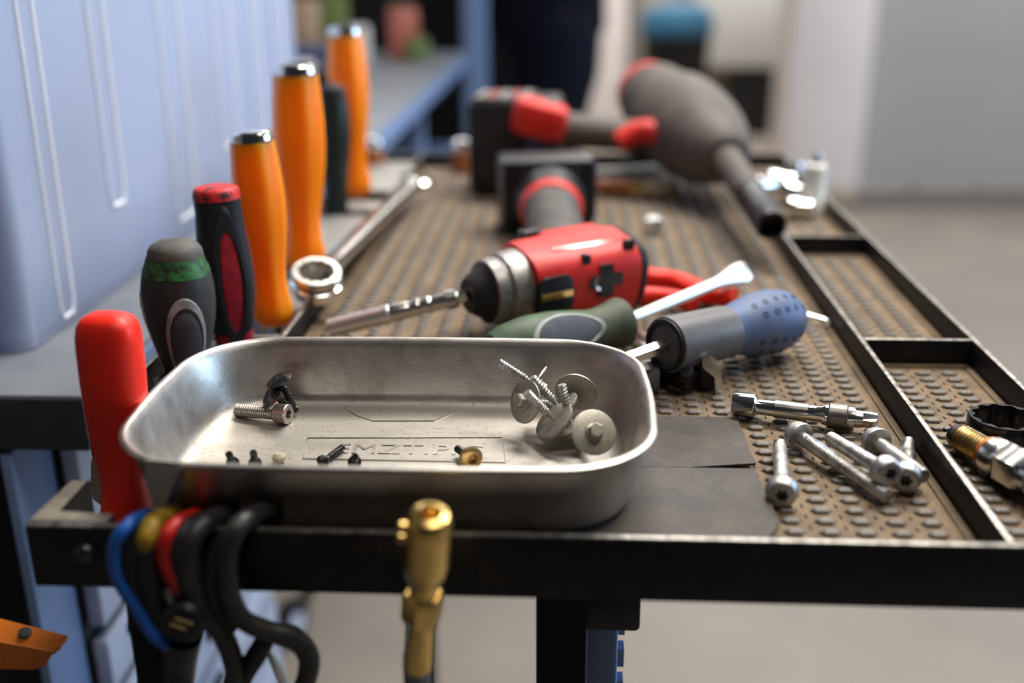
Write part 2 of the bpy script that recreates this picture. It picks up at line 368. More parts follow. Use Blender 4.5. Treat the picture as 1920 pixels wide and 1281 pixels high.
def plastic_box():
    m = bpy.data.materials.new('translucent polypropylene'); m.use_nodes = True; nt = m.node_tree; N = nt.nodes; L = nt.links
    b = N['Principled BSDF']; b.inputs['Base Color'].default_value = (0.60, 0.67, 0.82, 1); b.inputs['Roughness'].default_value = 0.20
    tr = N.new('ShaderNodeBsdfTranslucent'); tr.inputs[0].default_value = (0.60, 0.69, 0.88, 1)
    tp = N.new('ShaderNodeBsdfTransparent'); tp.inputs[0].default_value = (0.85, 0.9, 1, 1)
    m1 = N.new('ShaderNodeMixShader'); m1.inputs[0].default_value = 0.30; L.new(b.outputs[0], m1.inputs[1]); L.new(tr.outputs[0], m1.inputs[2])
    m2 = N.new('ShaderNodeMixShader'); m2.inputs[0].default_value = 0.34; L.new(m1.outputs[0], m2.inputs[1]); L.new(tp.outputs[0], m2.inputs[2])
    L.new(m2.outputs[0], N['Material Output'].inputs[0]); return m
M['pp'] = plastic_box()
M['white_plastic'] = mk('white gloss plastic', (0.82, 0.83, 0.80), 0.2, var=0.03)
M['pp_rib'] = mk('plastic rib with painted glint', (0.82, 0.84, 0.88), 0.25, var=0.03)  # paler than the box, painting a bright glint along the ribs

# ------------------------------------------------------------------ the room
def slab(name, c, sz, mat): return struct(name, MB().box(c, sz), mat)
slab('floor', (0.6, 2.2, -A - 0.05), (7.2, 11.0, 0.1), M['floor'])
slab('ceiling', (0.6, 2.2, 2.35), (7.2, 11.0, 0.1), M['ceil'])
slab('wall_back', (0.6, 7.55, 0.75), (7.2, 0.1, 3.1), M['wall'])
slab('wall_left', (-2.85, 2.2, 0.75), (0.1, 10.6, 3.1), M['wall'])
slab('wall_right', (2.75, 5.06, 0.75), (2.86, 0.12, 3.1), M['wall_grey'])
slab('baseboard_right', (2.75, 4.99, -0.86), (2.86, 0.018, 0.08), M['skirt'])
struct('trim_1', MB().box((1.12, 5.06, 0.75), (0.36, 0.34, 3.1), bev=0.02), M['jamb'])
slab('wall_side', (4.15, 2.2, 0.75), (0.1, 10.6, 3.1), M['wall'])
slab('door_1', (0.10, 7.47, 0.15), (0.50, 0.05, 2.1), M['jamb'])
slab('trim_2', (0.40, 7.46, 0.15), (0.06, 0.07, 2.1), M['skirt'])

# ------------------------------------------------------------------ tool trolley
cart = thing('tool_trolley', 'black steel tool trolley with flat rimmed top and long side trays', 'trolley', (0, 0.78, -A))
def rail(name, x0, x1, y0, y1, z0, z1, bev=0.0007, worn=True, label=None):
    b = MB(); b.box(((x0 + x1) / 2, (y0 + y1) / 2, (z0 + z1) / 2), (abs(x1 - x0), abs(y1 - y0), z1 - z0), bev=bev)
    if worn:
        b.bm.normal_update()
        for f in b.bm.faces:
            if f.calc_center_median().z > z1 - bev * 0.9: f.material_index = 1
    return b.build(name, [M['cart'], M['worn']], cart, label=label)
RT = 0.016
MB().box((0.0, 0.785, -0.0045), (0.33, 0.83, 0.003)).build('top_sheet', M['cart'], cart)
MB().box((0.2025, 0.785, -0.0045), (0.06, 0.83, 0.003)).build('top_sheet', M['cart'], cart)
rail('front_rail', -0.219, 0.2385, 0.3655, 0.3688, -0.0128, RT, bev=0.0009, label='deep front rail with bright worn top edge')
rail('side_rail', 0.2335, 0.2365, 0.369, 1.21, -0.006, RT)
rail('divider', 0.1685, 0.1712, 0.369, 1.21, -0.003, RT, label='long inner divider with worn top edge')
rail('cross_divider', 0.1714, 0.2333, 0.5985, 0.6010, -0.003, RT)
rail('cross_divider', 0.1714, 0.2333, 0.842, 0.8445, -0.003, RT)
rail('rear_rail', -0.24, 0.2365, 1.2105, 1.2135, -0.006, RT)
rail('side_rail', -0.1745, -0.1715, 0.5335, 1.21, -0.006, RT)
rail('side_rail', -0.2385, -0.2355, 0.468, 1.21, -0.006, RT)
# open corner pocket at the front left
b = MB(); b.prism([(-0.219, 0.3692), (-0.186, 0.3692), (-0.186, 0.3765), (-0.2105, 0.3765), (-0.2085, 0.4040), (-0.217, 0.4050)], -0.0122, RT, bev=0.0008)
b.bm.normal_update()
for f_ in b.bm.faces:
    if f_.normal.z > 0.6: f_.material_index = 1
b.build('corner_bracket', [M['cart'], M['lit_top']], cart, label='open corner pocket with top edge painted tan as if lit')
MB().lathe([(0, 0.0046), (0.0018, 0.0042), (0.003, 0.0028), (0.0034, 0.001)], fr((-0.1955, 0.3655, 0.0035), (0, -1, 0)), 16).build('rail_bolt', M['dark_metal'], cart)
# handle strip along the left, made of webs so that the tool shafts pass between them
for y0, y1 in ((0.567, 0.580), (0.612, 0.616), (0.660, 0.735), (0.777, 0.935), (0.962, 0.998), (1.045, 1.205)):
    b = MB(); b.box((-0.205, (y0 + y1) / 2, 0.0065), (0.0605, y1 - y0, 0.003), bev=0.0005); b.build('tool_strip', M['sheet'], cart)
# pedestal under the top, its head plate and square clamp tube
MB().box((0.025, 0.47, -0.0100), (0.17, 0.14, 0.0075), bev=0.001).build('head_plate', M['cart'], cart)
MB().box((-0.003, 0.44, -0.46), (0.024, 0.04, 0.88), bev=0.002).build('pedestal_post', M['cart'], cart)
b = MB().box((0.011, 0.485, -0.46), (0.03, 0.03, 0.88), bev=0.002)
for k in range(40): b.box((0.0275, 0.478, -0.06 - k * 0.02), (0.004, 0.008, 0.011))
b.build('rack_post', M['rack_blue'], cart, label='blue toothed height post')
b = MB(); b.prism(rrect(0.0315, 0.0195, 0.0025, 4), 0, 0.11, fr((0.0177,0.425,-0.059), (0, 1, 0)), bev=0.0008); b.build('clamp_tube', M['battery'], cart)
MB().box((-0.183, 0.392, -0.46), (0.014, 0.024, 0.88), bev=0.002).build('leg', M['cart'], cart)
MB().box((-0.19, 1.17, -0.46), (0.03, 0.03, 0.88), bev=0.002).build('leg', M['cart'], cart)

# ------------------------------------------------------------------ rubber mats with raised tread
lugm = bpy.data.meshes.new('tread_lug')
bm = bmesh.new()
L2, W2, Hh = 0.0052, 0.0025, 0.0018
base = [(-L2, 0), (-L2 * .55, -W2), (L2 * .55, -W2), (L2, 0), (L2 * .55, W2), (-L2 * .55, W2)]
mid = [(-L2 * .76, 0), (-L2 * .46, -W2 * .95), (L2 * .46, -W2 * .95), (L2 * .76, 0), (L2 * .46, W2 * .9), (-L2 * .46, W2 * .9)]
top = [(-L2 * .5, 0), (-L2 * .34, -W2 * .66), (L2 * .34, -W2 * .66), (L2 * .5, 0), (L2 * .34, W2 * .5), (-L2 * .34, W2 * .5)]
ra = [bm.verts.new((x, y, 0)) for x, y in base]; rm = [bm.verts.new((x, y, Hh * .72)) for x, y in mid]; rb = [bm.verts.new((x, y, Hh)) for x, y in top]
for a_, b_ in ((ra, rm), (rm, rb)):
    for i in range(6): bm.faces.new([a_[i], a_[(i + 1) % 6], b_[(i + 1) % 6], b_[i]])
bm.faces.new(rb); bm.to_mesh(lugm); bm.free(); lugm.materials.append(M['lug'])
lv = [v.co.copy() for v in lugm.vertices]; lf = [list(p.vertices) for p in lugm.polygons]
def tread_mat(label, x0, x1, y0, y1, nparts, skip, cols_off=0.0):
    t = thing('rubber_mat', label, 'mat', ((x0 + x1) / 2, (y0 + y1) / 2, -0.003))
    MB().box(((x0 + x1) / 2, (y0 + y1) / 2, -0.00145), (x1 - x0, y1 - y0, 0.0029)).build('mat_base', M['mat'], t)
    b = MB(); q = 0.0022; zz = 0.0004
    for cx, cy, sx, sy in (((x0 + x1) / 2, y0 + q, x1 - x0, 2 * q), ((x0 + x1) / 2, y1 - q, x1 - x0, 2 * q), (x0 + q, (y0 + y1) / 2, 2 * q, y1 - y0 - 4 * q), (x1 - q, (y0 + y1) / 2, 2 * q, y1 - y0 - 4 * q)):
        b.box((cx, cy, zz), (sx - 0.0004, sy - 0.0004, 0.0014), bev=0.0004)
    b.build('mat_border', M['mat'], t)
    px, py = 0.0148, 0.0095; spots = []
    nx = int((x1 - x0 - 0.012) / px); ny = int((y1 - y0 - 0.012) / py)
    ox = x0 + ((x1 - x0) - (nx - 1) * px) / 2; oy = y0 + ((y1 - y0) - (ny - 1) * py) / 2
    slits = MB()
    for i in range(nx):
        for j in range(ny):
            spots.append((ox + i * px, oy + j * py))
            if i < nx - 1:
                cx, cy = ox + (i + .5) * px, oy + (j + .5) * py
                slits.box((cx, cy, 0.0002), (0.0011, 0.0036, 0.0006), taper=0.6)
    so = slits.build('tread_shade_slits', M['slit'], t); so['kind'] = 'stuff'
    spots.sort(key=lambda s: (s[0] - 0.02) ** 2 + s[1] ** 2)
    near = [s for s in spots if not skip(*s)][:nparts]; ns = set(near)
    base_ = Vector(wl(t))
    for x, y in near:
        o = bpy.data.objects.new('tread_lug', lugm); C.objects.link(o); o.parent = t; o.location = Vector((x, y, 0)) - base_
    rest = [s for s in spots if s not in ns]
    if rest:
        b = MB()
        for x, y in rest: b.raw([v + Vector((x, y, 0)) for v in lv], lf)
        r = b.build('tread_lugs', M['lug'], t, fix=False); r['kind'] = 'stuff'
    return t
under = lambda x, y: (x < 0.084 and y < 0.515)
tread_mat('large dusty rubber tread mat covering the main trolley top', -0.171, 0.168, 0.3695, 1.209, 300, under)
tread_mat('small rubber mat in the near side compartment holding the spark plug', 0.1717, 0.233, 0.3695, 0.598, 120, lambda x, y: False)
tread_mat('small rubber mat in the empty middle side compartment', 0.1717, 0.233, 0.6015, 0.8415, 100, lambda x, y: False)
tread_mat('small rubber mat in the far side compartment under the chrome sockets', 0.1717, 0.233, 0.845, 1.209, 0, lambda x, y: True)

# ------------------------------------------------------------------ weave vinyl pads under the tray
ZL = 0.0019
def sheet(name, label, outline, z, th, lift=None):
    t = thing(name, label, 'pad', (outline[0][0], outline[0][1], z))
    xs = [p[0] for p in outline]; ys = [p[1] for p in outline]
    b = MB(); b.prism(outline, z, z + th)
    bmesh.ops.triangulate(b.bm, faces=[f for f in b.bm.faces if len(f.verts) > 4])
    es = [e for e in b.bm.edges if e.calc_length() > 0.008]
    for _ in range(3):
        es = [e for e in b.bm.edges if e.calc_length() > 0.012]
        bmesh.ops.subdivide_edges(b.bm, edges=es, cuts=1); bmesh.ops.triangulate(b.bm, faces=[f for f in b.bm.faces if len(f.verts) > 3])
    if lift:
        for v in b.bm.verts: v.co.z += lift(v.co.x, v.co.y)
    b.build('pad_sheet', M['vinyl'], t); return t
sheet('vinyl_pad', 'black carbon weave pad under the back of the steel tray', [(-0.16, 0.452), (0.0865, 0.4535), (0.0868, 0.49), (0.0860, 0.512), (-0.16, 0.511)], ZL, 0.0012,
      lambda x, y: 0.003 * max(0, (x - 0.078) / 0.009) ** 2 * max(0, 1 - (y - 0.4535) / 0.02))
fo = [(-0.165, 0.3715), (0.066, 0.3715), (0.076, 0.379), (0.083, 0.3875), (0.0875, 0.398), (0.0868, 0.43), (0.0855, 0.4510), (-0.165, 0.4500)]
sheet('vinyl_pad', 'black carbon weave pad with lifted rounded corner at the front rail', fo, ZL, 0.0022,
      lambda x, y: 0.0045 * max(0, ((x - 0.03) / 0.055)) ** 2 * max(0, 1 - (y - 0.3715) / 0.05))

# ------------------------------------------------------------------ stainless tray
TX, TY, TR = -0.0790, 0.4493, 0.010
ZB = 0.0037
tray = thing('parts_tray', 'brushed stainless steel parts tray holding screws and washers', 'tray', (TX, TY, ZB))
def lp(inset, z): return [(x, y, z) for x, y in rrect(0.231 - 2 * inset, 0.1515 - 2 * inset, 0.044 - inset * 0.75, 14, TX, TY, TR, bulge=0.0012)]
loops = [lp(0.020, ZB), lp(0.0125, ZB + 0.001), lp(0.0098, ZB + 0.005), lp(0.0030, ZB + 0.0335), lp(0.0012, 0.0379), lp(0.0, 0.0388), lp(0.0002, 0.0399), lp(0.0014, 0.0405), lp(0.0026, 0.0402),
         lp(0.0036, 0.0392), lp(0.0050, 0.0360), lp(0.0112, 0.0125), lp(0.0128, 0.0088), lp(0.0155, 0.0066), lp(0.0195, 0.0058), lp(0.024, 0.0056), lp(0.030, 0.0056)]
b = MB().rings(loops, True, True)
bmesh.ops.recalc_face_normals(b.bm, faces=b.bm.faces); b.bm.normal_update()
for f_ in b.bm.faces:
    if f_.normal.z > 0.75 and 0.005 < f_.calc_center_median().z < 0.0085: f_.material_index = 1
b.build('tray_shell', [M['tray'], M['tray_floor']], tray, ang=50)
ZF = 0.0056
def ridge(pts, r=0.0007):
    MB().tube([(x, y, ZF + 0.00005) for x, y in pts], r, 6, 1).build('embossed_line', M['tray'], tray)
P2 = lambda p: (p[0], p[1])
f0, f1, f2 = P2((-0.1296,0.4724,0.0056)), P2((-0.0335,0.4768,0.0056)), P2((-0.0302,0.4493,0.0056))
f3 = (f0[0] + f2[0] - f1[0], f2[1])
MB().tube([(x, y, ZF + 0.00005) for x, y in (f0, f1, f2, f3)], 0.0006, 6, 1, True).build('embossed_frame', M['tray'], tray)
ridge([P2((-0.1008,0.494,0.0056)), P2((-0.0696,0.4952,0.0056)), P2((-0.0654,0.5013,0.0056)), P2((-0.058,0.5098,0.0056)), P2((-0.0463,0.5145,0.0056)), P2((-0.0309,0.5157,0.0056))], 0.0006)
ridge([P2((-0.1388,0.5145,0.0056)), P2((-0.1209,0.511,0.0056)), P2((-0.1103,0.5003,0.0056)), P2((-0.1008,0.494,0.0056))], 0.0005)
cx, cy = (f0[0] + f1[0]) / 2, (f1[1] + f2[1]) / 2
lettering('EMZTIPIG', 0.0150, 0.00025, T3((cx + 0.004, cy - 0.002, ZF + 0.0002)) @ RZ(TR) @ Matrix.Diagonal((1.15, 1, 1, 1)), M['tray'], tray, 'embossed_lettering')
MB().lathe([(0.0, 0.026), (0.0018, 0.026)], T3((TX, TY - 0.02, ZB - 0.0019)), 32).build('magnet_base', M['battery'], tray) if False else None

# ------------------------------------------------------------------ fasteners
def wire(name, mat, parent, prof, seg=24, label=None): return MB().lathe(prof, None, seg).build(name, mat, parent, label=label)
def k_th(t): return 1.0
# cap screw lying in the tray: head end face at z=0, shank towards -z
def cap_screw(label):
    t = thing('cap_screw', label, 'screw')
    MB().lathe([(-0.0068, 0.0040), (-0.0068, 0.0050), (-0.0005, 0.0052), (0, 0.0048), (0, 0.0026, k_torx), (-0.0025, 0.0024, k_torx)], None, 36).build('screw_head', M['cap_steel'], t)
    MB().thread(-0.0305, -0.0068, 0.0036, 0.00135, None, 20, 0.0007).build('threaded_shank', M['cap_steel'], t)
    return t
cs = cap_screw('grey cap screw lying on the left of the tray floor')
h = Vector((-0.143,0.4889,0.011)); tp = Vector((-0.1714,0.4967,0.0095)); place(cs, fr(h, h - tp))
# dark washer-head screws
def dome_screw(label, n=0):
    t = thing('dome_screw', label, 'screw', group='black dome head screws in the tray')
    MB().lathe([(0.0004, 0.0002), (0, 0.0066), (0.0005, 0.0070), (0.0012, 0.0058), (0.0020, 0.0040), (0.0024, 0.002), (0.0025, 0.0004)], None, 28).build('screw_head', M['black_steel'], t)
    MB().thread(-0.0165, 0.0, 0.0021, 0.0021, None, 16, 0.0007, 0.25).build('threaded_shank', M['black_steel'], t)
    return t
d1 = dome_screw('upper black dome head screw leaning point down behind the grey cap screw')
a1 = Vector((-0.1484,0.4965,0.0262)); t1 = Vector((-0.142,0.5003,0.0075)); place(d1, fr(a1, a1 - t1))
a2 = Vector((-0.1516,0.493,0.0194)); t2 = Vector((-0.1418,0.5001,0.0088)); dup(d1, fr(a2, a2 - t2), 'lower black dome head screw lying on its side behind the grey cap screw')
# roofing screws with wide washers: washer about the origin, hex head towards +z, point towards -z
def washer_screw(label):
    t = thing('washer_screw', label, 'screw', group='roofing screws with wide washers in the tray')
    MB().lathe([(-0.0005, 0.0024), (-0.0008, 0.0100), (-0.0004, 0.0108), (0.0004, 0.0108), (0.0007, 0.0100), (0.0007, 0.0024)], None, 40).build('washer', M['washer'], t)
    MB().lathe([(0.0008, 0.0044), (0.0016, 0.0042), (0.0018, 0.0032, k_hex), (0.0052, 0.0032, k_hex), (0.0058, 0.0026, k_hex)], None, 24).build('hex_head', M['washer'], t)
    b = MB(); b.thread(-0.0215, -0.0008, 0.0023, 0.0017, None, 16, 0.0006, 0.12); b.build('threaded_shank', M['zinc'], t)
    return t
ws = [((-0.0222,0.479,0.0242), (0.7299,0.5944,-0.3376), 'roofing screw with washer standing on edge, hex head to the left, leftmost of heap'),
      ((0.0025,0.4965,0.0224), (-0.1854,-0.9558,-0.228), 'roofing screw whose wide washer leans dark on the tray back corner'),
      ((-0.0079,0.47,0.0183), (-0.6,-0.2318,0.7657), 'roofing screw lying with its thread across the front grey washer'),
      ((0.0006,0.473,0.014), (-0.2381,0.1336,0.962), 'roofing screw standing point up behind the right front washer'),
      ((0.0107,0.45,0.0217), (-0.2695,0.7538,-0.5993), 'tan washer roofing screw with hex head facing forward, front right of heap'),
      ((-0.0053,0.484,0.0187), (-0.6355,-0.0389,0.7711), 'roofing screw with thread pointing left in the middle of the heap'),
      ((-0.0177,0.4925,0.0275), (-0.8568,0.218,0.4673), 'roofing screw with washer seen edge on and point up, back left of heap')]
w0 = washer_screw(ws[0][2])
for i, (p, d, lb) in enumerate(ws):
    m = fr(p, -Vector(d))
    if i == 0: place(w0, m)
    else: dup(w0, m, lb)
# black self-tapping screws and bits at the front of the tray
def small_screw(label):
    t = thing('small_screw', label, 'screw', group='small black screws at the front of the tray')
    MB().lathe([(0, 0.0022), (0.001, 0.0024), (0.0016, 0.0012)], None, 14).build('screw_head', M['black_steel'], t)
    MB().thread(-0.011, 0, 0.0013, 0.0013, None, 10, 0.0004, 0.2).build('threaded_shank', M['black_steel'], t)
    return t
s1 = small_screw('small black screw leaning at the left front of the tray')
SP = [((-0.1569,0.4391,0.0082), (-0.1513,0.417,0.0276), 'small black screw leaning at the left front of the tray'), ((-0.1464,0.4395,0.0082), (-0.1394,0.417,0.0302), 'small black screw standing up second from the left in the tray front'),
      ((-0.1148,0.4438,0.0078), (-0.1105,0.4548,0.0078), 'small black screw lying on the left end of the embossed frame'), ((-0.1002,0.4428,0.008), (-0.0926,0.414,0.0286), 'small black screw standing on the embossed letters')]
for i, (p, q, lb) in enumerate(SP):
    m = fr(p, Vector(p) - Vector(q))
    m = m @ Matrix.Scale(1.4, 4)
    if i == 0: place(s1, m)
    else: dup(s1, m, lb)
t = thing('drill_screw', 'dark screw with brass collar at the front centre of the tray', 'screw')
MB().lathe([(0, 0.0052), (0.003, 0.0055), (0.004, 0.004), (0.004, 0.0025), (0.001, 0.0022)], None, 22).build('brass_collar', M['brass_thread'], t)
MB().thread(-0.014, 0, 0.0021, 0.0016, None, 14, 0.0006, 0.3).build('threaded_shank', M['black_steel'], t)
p = Vector((-0.0466,0.4435,0.0112)); q = Vector((-0.0584,0.4642,0.0085)); place(t, fr(p, p - q))
b = MB(); b.lathe([(0, 0.0015), (0.001, 0.003), (0.003, 0.0032), (0.0045, 0.0018)], T3((-0.1367,0.4456,0.0059)), 9)
tag(b.build('crumb', M['crumb']), 'pale crumb lying on the left front of the tray floor', 'crumb')

# long flange bolts beside the tray: head face at +z end, point towards -z
def flange_bolt(label, L, name='bolt', thr=0.75):
    t = thing(name, label, 'bolt', group='zinc torx bolts loose on the mat')
    MB().lathe([(-0.0065, 0.0048), (-0.0063, 0.0071), (-0.0050, 0.0073), (-0.0042, 0.0068), (-0.0020, 0.0066), (-0.0006, 0.0060), (0, 0.0050), (0, 0.0027, k_torx), (-0.0028, 0.0024, k_torx)], None, 36, True, False).build('bolt_head', M['zinc'], t)
    MB().lathe([(-0.0029, 0.0027, k_torx), (-0.0027, 0.0001)], None, 36).build('torx_recess', M['zinc_dark'], t)
    s0 = -0.0065 - (L - 0.0065) * (1 - thr)
    b = MB(); 
    if thr < 0.99: b.lathe([(s0, 0.0033), (-0.0065, 0.0034)], None, 18)
    b.thread(-L, s0, 0.0036, 0.0016, None, 20, 0.0009); b.build('threaded_shank', M['zinc'], t)
    return t
def lay(o, tip, head): h = Vector(head); place(o, fr(h, h - Vector(tip)))
bo = flange_bolt('plain shank zinc bolt lying alone nearest the black pads, head towards the front', 0.057, thr=0.05)
lay(bo, (0.1024,0.4811,0.0052), (0.0919,0.4178,0.0078))
bo = flange_bolt('longest threaded zinc bolt, head away from the viewer and second from the pads', 0.066, thr=0.93)
lay(bo, (0.1358,0.4308,0.005), (0.109,0.4835,0.0082))
bo = flange_bolt('threaded zinc bolt leaning head first on the rearmost bolt head', 0.055, thr=0.9)
lay(bo, (0.1263,0.4836,0.0056), (0.1409,0.429,0.0134))
bo = flange_bolt('plain zinc bolt resting across the pile with its head at the back', 0.046, thr=0.05)
lay(bo, (0.1562,0.447,0.0078), (0.147,0.483,0.0057))
bo = flange_bolt('zinc bolt under the pile next to the divider, head towards the front', 0.049, thr=0.6)
lay(bo, (0.1632,0.4786,0.0052), (0.1489,0.4333,0.0082))

# socket extension bar with knurled collar
ext = thing('extension_bar', 'short chrome socket extension bar with knurled locking collar', 'tool')
e0 = Vector((0.0843,0.5185,0.0078)); e1 = Vector((0.1539,0.4988,0.0078)); EM = fr(e0, e1 - e0); EL = (e1 - e0).length
def k_knurl(seg, i, d=0.075):
    return lambda t: 1 - d * ((int(round(t / (2 * PI / seg))) + i) % 2)
f = lambda s: s * EL
MB().lathe([(f(.002), 0.0034, k_sq), (0, 0.0044), (0, 0.0060), (f(.01), 0.0064), (f(.155), 0.0064), (f(.165), 0.0058), (f(.175), 0.0043), (f(.19), 0.0041), (f(.30), 0.0042)], EM, 32).build('socket_end', M['chrome'], ext)
kp = []
for i in range(23): kp.append((f(.30) + f(.225) * i / 22, 0.0047, k_knurl(36, i)))
MB().lathe(kp, EM, 36).build('knurled_shank', M['chrome_dull'], ext, ang=3)
MB().lathe([(f(.525), 0.0041), (f(.62), 0.0043), (f(.635), 0.0052), (f(.665), 0.0054), (f(.67), 0.0048)], EM, 32).build('shank', M['chrome'], ext)
kp = [(f(.668), 0.0056)] + [(f(.675) + f(.115) * i / 10, 0.0066, k_knurl(40, i, 0.09)) for i in range(11)] + [(f(.80), 0.0058)]
MB().lathe(kp, EM, 40).build('knurled_collar', M['knurl'], ext, ang=3)
MB().lathe([(f(.80), 0.0056), (f(.82), 0.0058), (f(.845), 0.0057), (f(.85), 0.0046), (f(.90), 0.0043)], EM, 32).build('collar_ring', M['chrome_dull'], ext)
MB().lathe([(f(.895), 0.0031, k_sq), (f(.985), 0.0031, k_sq), (f(1.0), 0.0027, k_sq)], EM @ RZ(0.5), 24).build('square_drive', M['chrome'], ext)

# spark plug and black ring socket in the side compartment
sp = thing('spark_plug', 'used spark plug with burnt brass thread in the side compartment', 'spark plug')
q0 = Vector((0.1864,0.4828,0.0085)); q1 = Vector((0.2013,0.4372,0.0115)); SM = fr(q0, q1 - q0); SL = (q1 - q0).length
g = lambda s: s * SL
MB().thread(g(.10), g(.50), 0.0067, 0.0020, SM, 24, 0.0011).build('plug_thread', M['brass_thread'], sp)
MB().lathe([(g(.0), 0.0050), (g(.03), 0.0058), (g(.10), 0.0062)], SM, 20).build('burnt_nose', M['dark_metal'], sp)
MB().tube([SM @ Vector((0.0045, 0, g(.02))), SM @ Vector((0.0045, 0, g(-.10))), SM @ Vector((0.0035, 0, g(-.135))), SM @ Vector((-0.001, 0, g(-.14)))], 0.0012, 8).build('ground_electrode', M['dark_metal'], sp)
MB().lathe([(g(.50), 0.0074), (g(.51), 0.0081), (g(.55), 0.0081), (g(.56), 0.0074)], SM, 28).build('rusty_gasket', M['rust'], sp)
MB().lathe([(g(.56), 0.0080), (g(.58), 0.0092), (g(.70), 0.0094), (g(.72), 0.0088), (g(.76), 0.0088), (g(.78), 0.0092)], SM, 32).build('plug_shell', M['chrome_dull'], sp)
MB().lathe([(g(.78), 0.0084, k_hex), (g(.80), 0.0091, k_hex), (g(1.06), 0.0091, k_hex), (g(1.08), 0.0086, k_hex), (g(1.10), 0.0084), (g(1.18), 0.0082)], SM, 24).build('hex_body', M['chrome_dull'], sp)
MB().lathe([(g(1.16), 0.0066), (g(1.7), 0.0062), (g(2.0), 0.0052), (g(2.02), 0.003)], SM, 28).build('insulator', M['ceramic'], sp)
MB().lathe([(g(2.0), 0.0022), (g(2.2), 0.0028), (g(2.24), 0.0015)], SM, 16).build('terminal', M['chrome_dull'], sp)
lettering('GS', 0.0065, 0.00005, SM @ Matrix.Rotation(PI * .5, 4, 'Y') @ T3((-g(1.42), 0, 0)) @ Matrix.Rotation(0, 4, 'X') @ T3((0, 0, 0.00665)) @ RZ(PI / 2), M['label_green'], sp)
t = thing('ring_socket', 'black steel ring socket with toothed inside edge behind the spark plug', 'socket')
rc = (0.2135, 0.4935, 0.0)
MB().lathe([(0.0014, 0.0135), (0.0014, 0.0165), (0.0030, 0.0172), (0.0120, 0.0172), (0.0138, 0.0164), (0.0138, 0.0146, k_12), (0.0020, 0.0142, k_12), (0.0014, 0.0135)], T3(rc), 72, False, False).build('ring_body', M['black_steel'], t)

# ------------------------------------------------------------------ handles standing along the left side
def handle_frame(base, topp): 
    b_, t_ = Vector(base), Vector(topp); return fr(b_, t_ - b_, (0, 1, 0)), (t_ - b_).length
# red handled scraper at the front
t = thing('red_handled_tool', 'bright red rounded plastic handle upright at the front left corner', 'tool', (-0.207, 0.440, 0))
HM, HL = handle_frame((-0.2105, 0.4400, -0.0215), (-0.2072, 0.4400, 0.0808))
f = lambda s: s * HL
kr = k_se(3.2, 1.0, 0.82)
MB().lathe([(f(x), r, kr) for x, r in ((0, 0.0124), (.05, 0.0118), (.12, 0.0104), (.20, 0.0100), (.30, 0.0112), (.42, 0.0126), (.55, 0.0134), (.70, 0.0138), (.84, 0.0138), (.90, 0.0136), (.945, 0.0128), (.975, 0.0110), (.992, 0.008), (1.0, 0.003))], HM, 36).build('handle', M['red'], t)
MB().box((-0.2105, 0.4400, -0.060), (0.010, 0.003, 0.080), bev=0.0008).build('blade', M['chrome_dull'], t)
t = thing('sheet_metal_bracket', 'grey speckled sheet metal bracket bent behind the red handle', 'bracket', (-0.19, 0.42, 0))
b = MB(); vplate(b, [(-0.2323,0.4585,0.0022), (-0.2278,0.4585,0.0035), (-0.2152,0.4585,0.0026), (-0.2196,0.4585,-0.0305), (-0.2327,0.4585,-0.0266), (-0.236,0.4585,-0.0236), (-0.2366,0.4585,-0.0183), (-0.2346,0.4585,-0.003)], (0, 0.0014, 0)); b.build('back_plate', M['sheet'], t)
b = MB(); vplate(b, [(-0.1671,0.37,0.0438), (-0.1531,0.37,0.0427), (-0.1568,0.37,0.0339), (-0.1631,0.37,0.0211), (-0.1665,0.37,0.0218), (-0.1684,0.37,0.0337)], (0, 0.0012, 0)); b.build('bent_flange', M['sheet'], t)

# green, black and grey screwdriver
def upright(name, label, base, shaft_mat, shaft_r, z0=-0.06, cat='screwdriver'):
    t = thing(name, label, cat, (base[0], base[1], 0.0)); return t
Y = 0.5460
gb, gt = Vector((-0.2155, Y, 0.0085)), Vector((-0.2140, Y, 0.0872))
t = upright('screwdriver', 'stubby black, green and grey screwdriver handle left of the steel tray', gb, None, 0)
HM, HL = handle_frame(gb, gt); f = lambda s: s * HL
kg = lambda t_: 1 + 0.035 * math.cos(3 * (t_ + 0.9))
gp = [(0, .0120), (.08, .0125), (.18, .0142), (.30, .0166), (.42, .0186), (.54, .0196), (.66, .0194), (.74, .0184), (.80, .0172)]
MB().lathe([(f(x), r, kg) for x, r in gp], HM, 36).build('handle', M['rubber_green'], t)
MB().lathe([(f(x), r, kg) for x, r in ((.765, .0181), (.80, .01735), (.84, .0160), (.885, .0149))], HM, 36).build('green_band', M['green_worn'], t)
MB().lathe([(f(x), r) for x, r in ((.885, .0148), (.90, .0147), (.93, .0142), (.96, .0125), (.985, .0090), (1.0, .003))], HM, 32).build('end_cap', M['grey_cap'], t)
MB().lathe([(-0.07, .004), (0, .004)], T3(gb), 12).build('shaft', M['chrome_dull'], t)
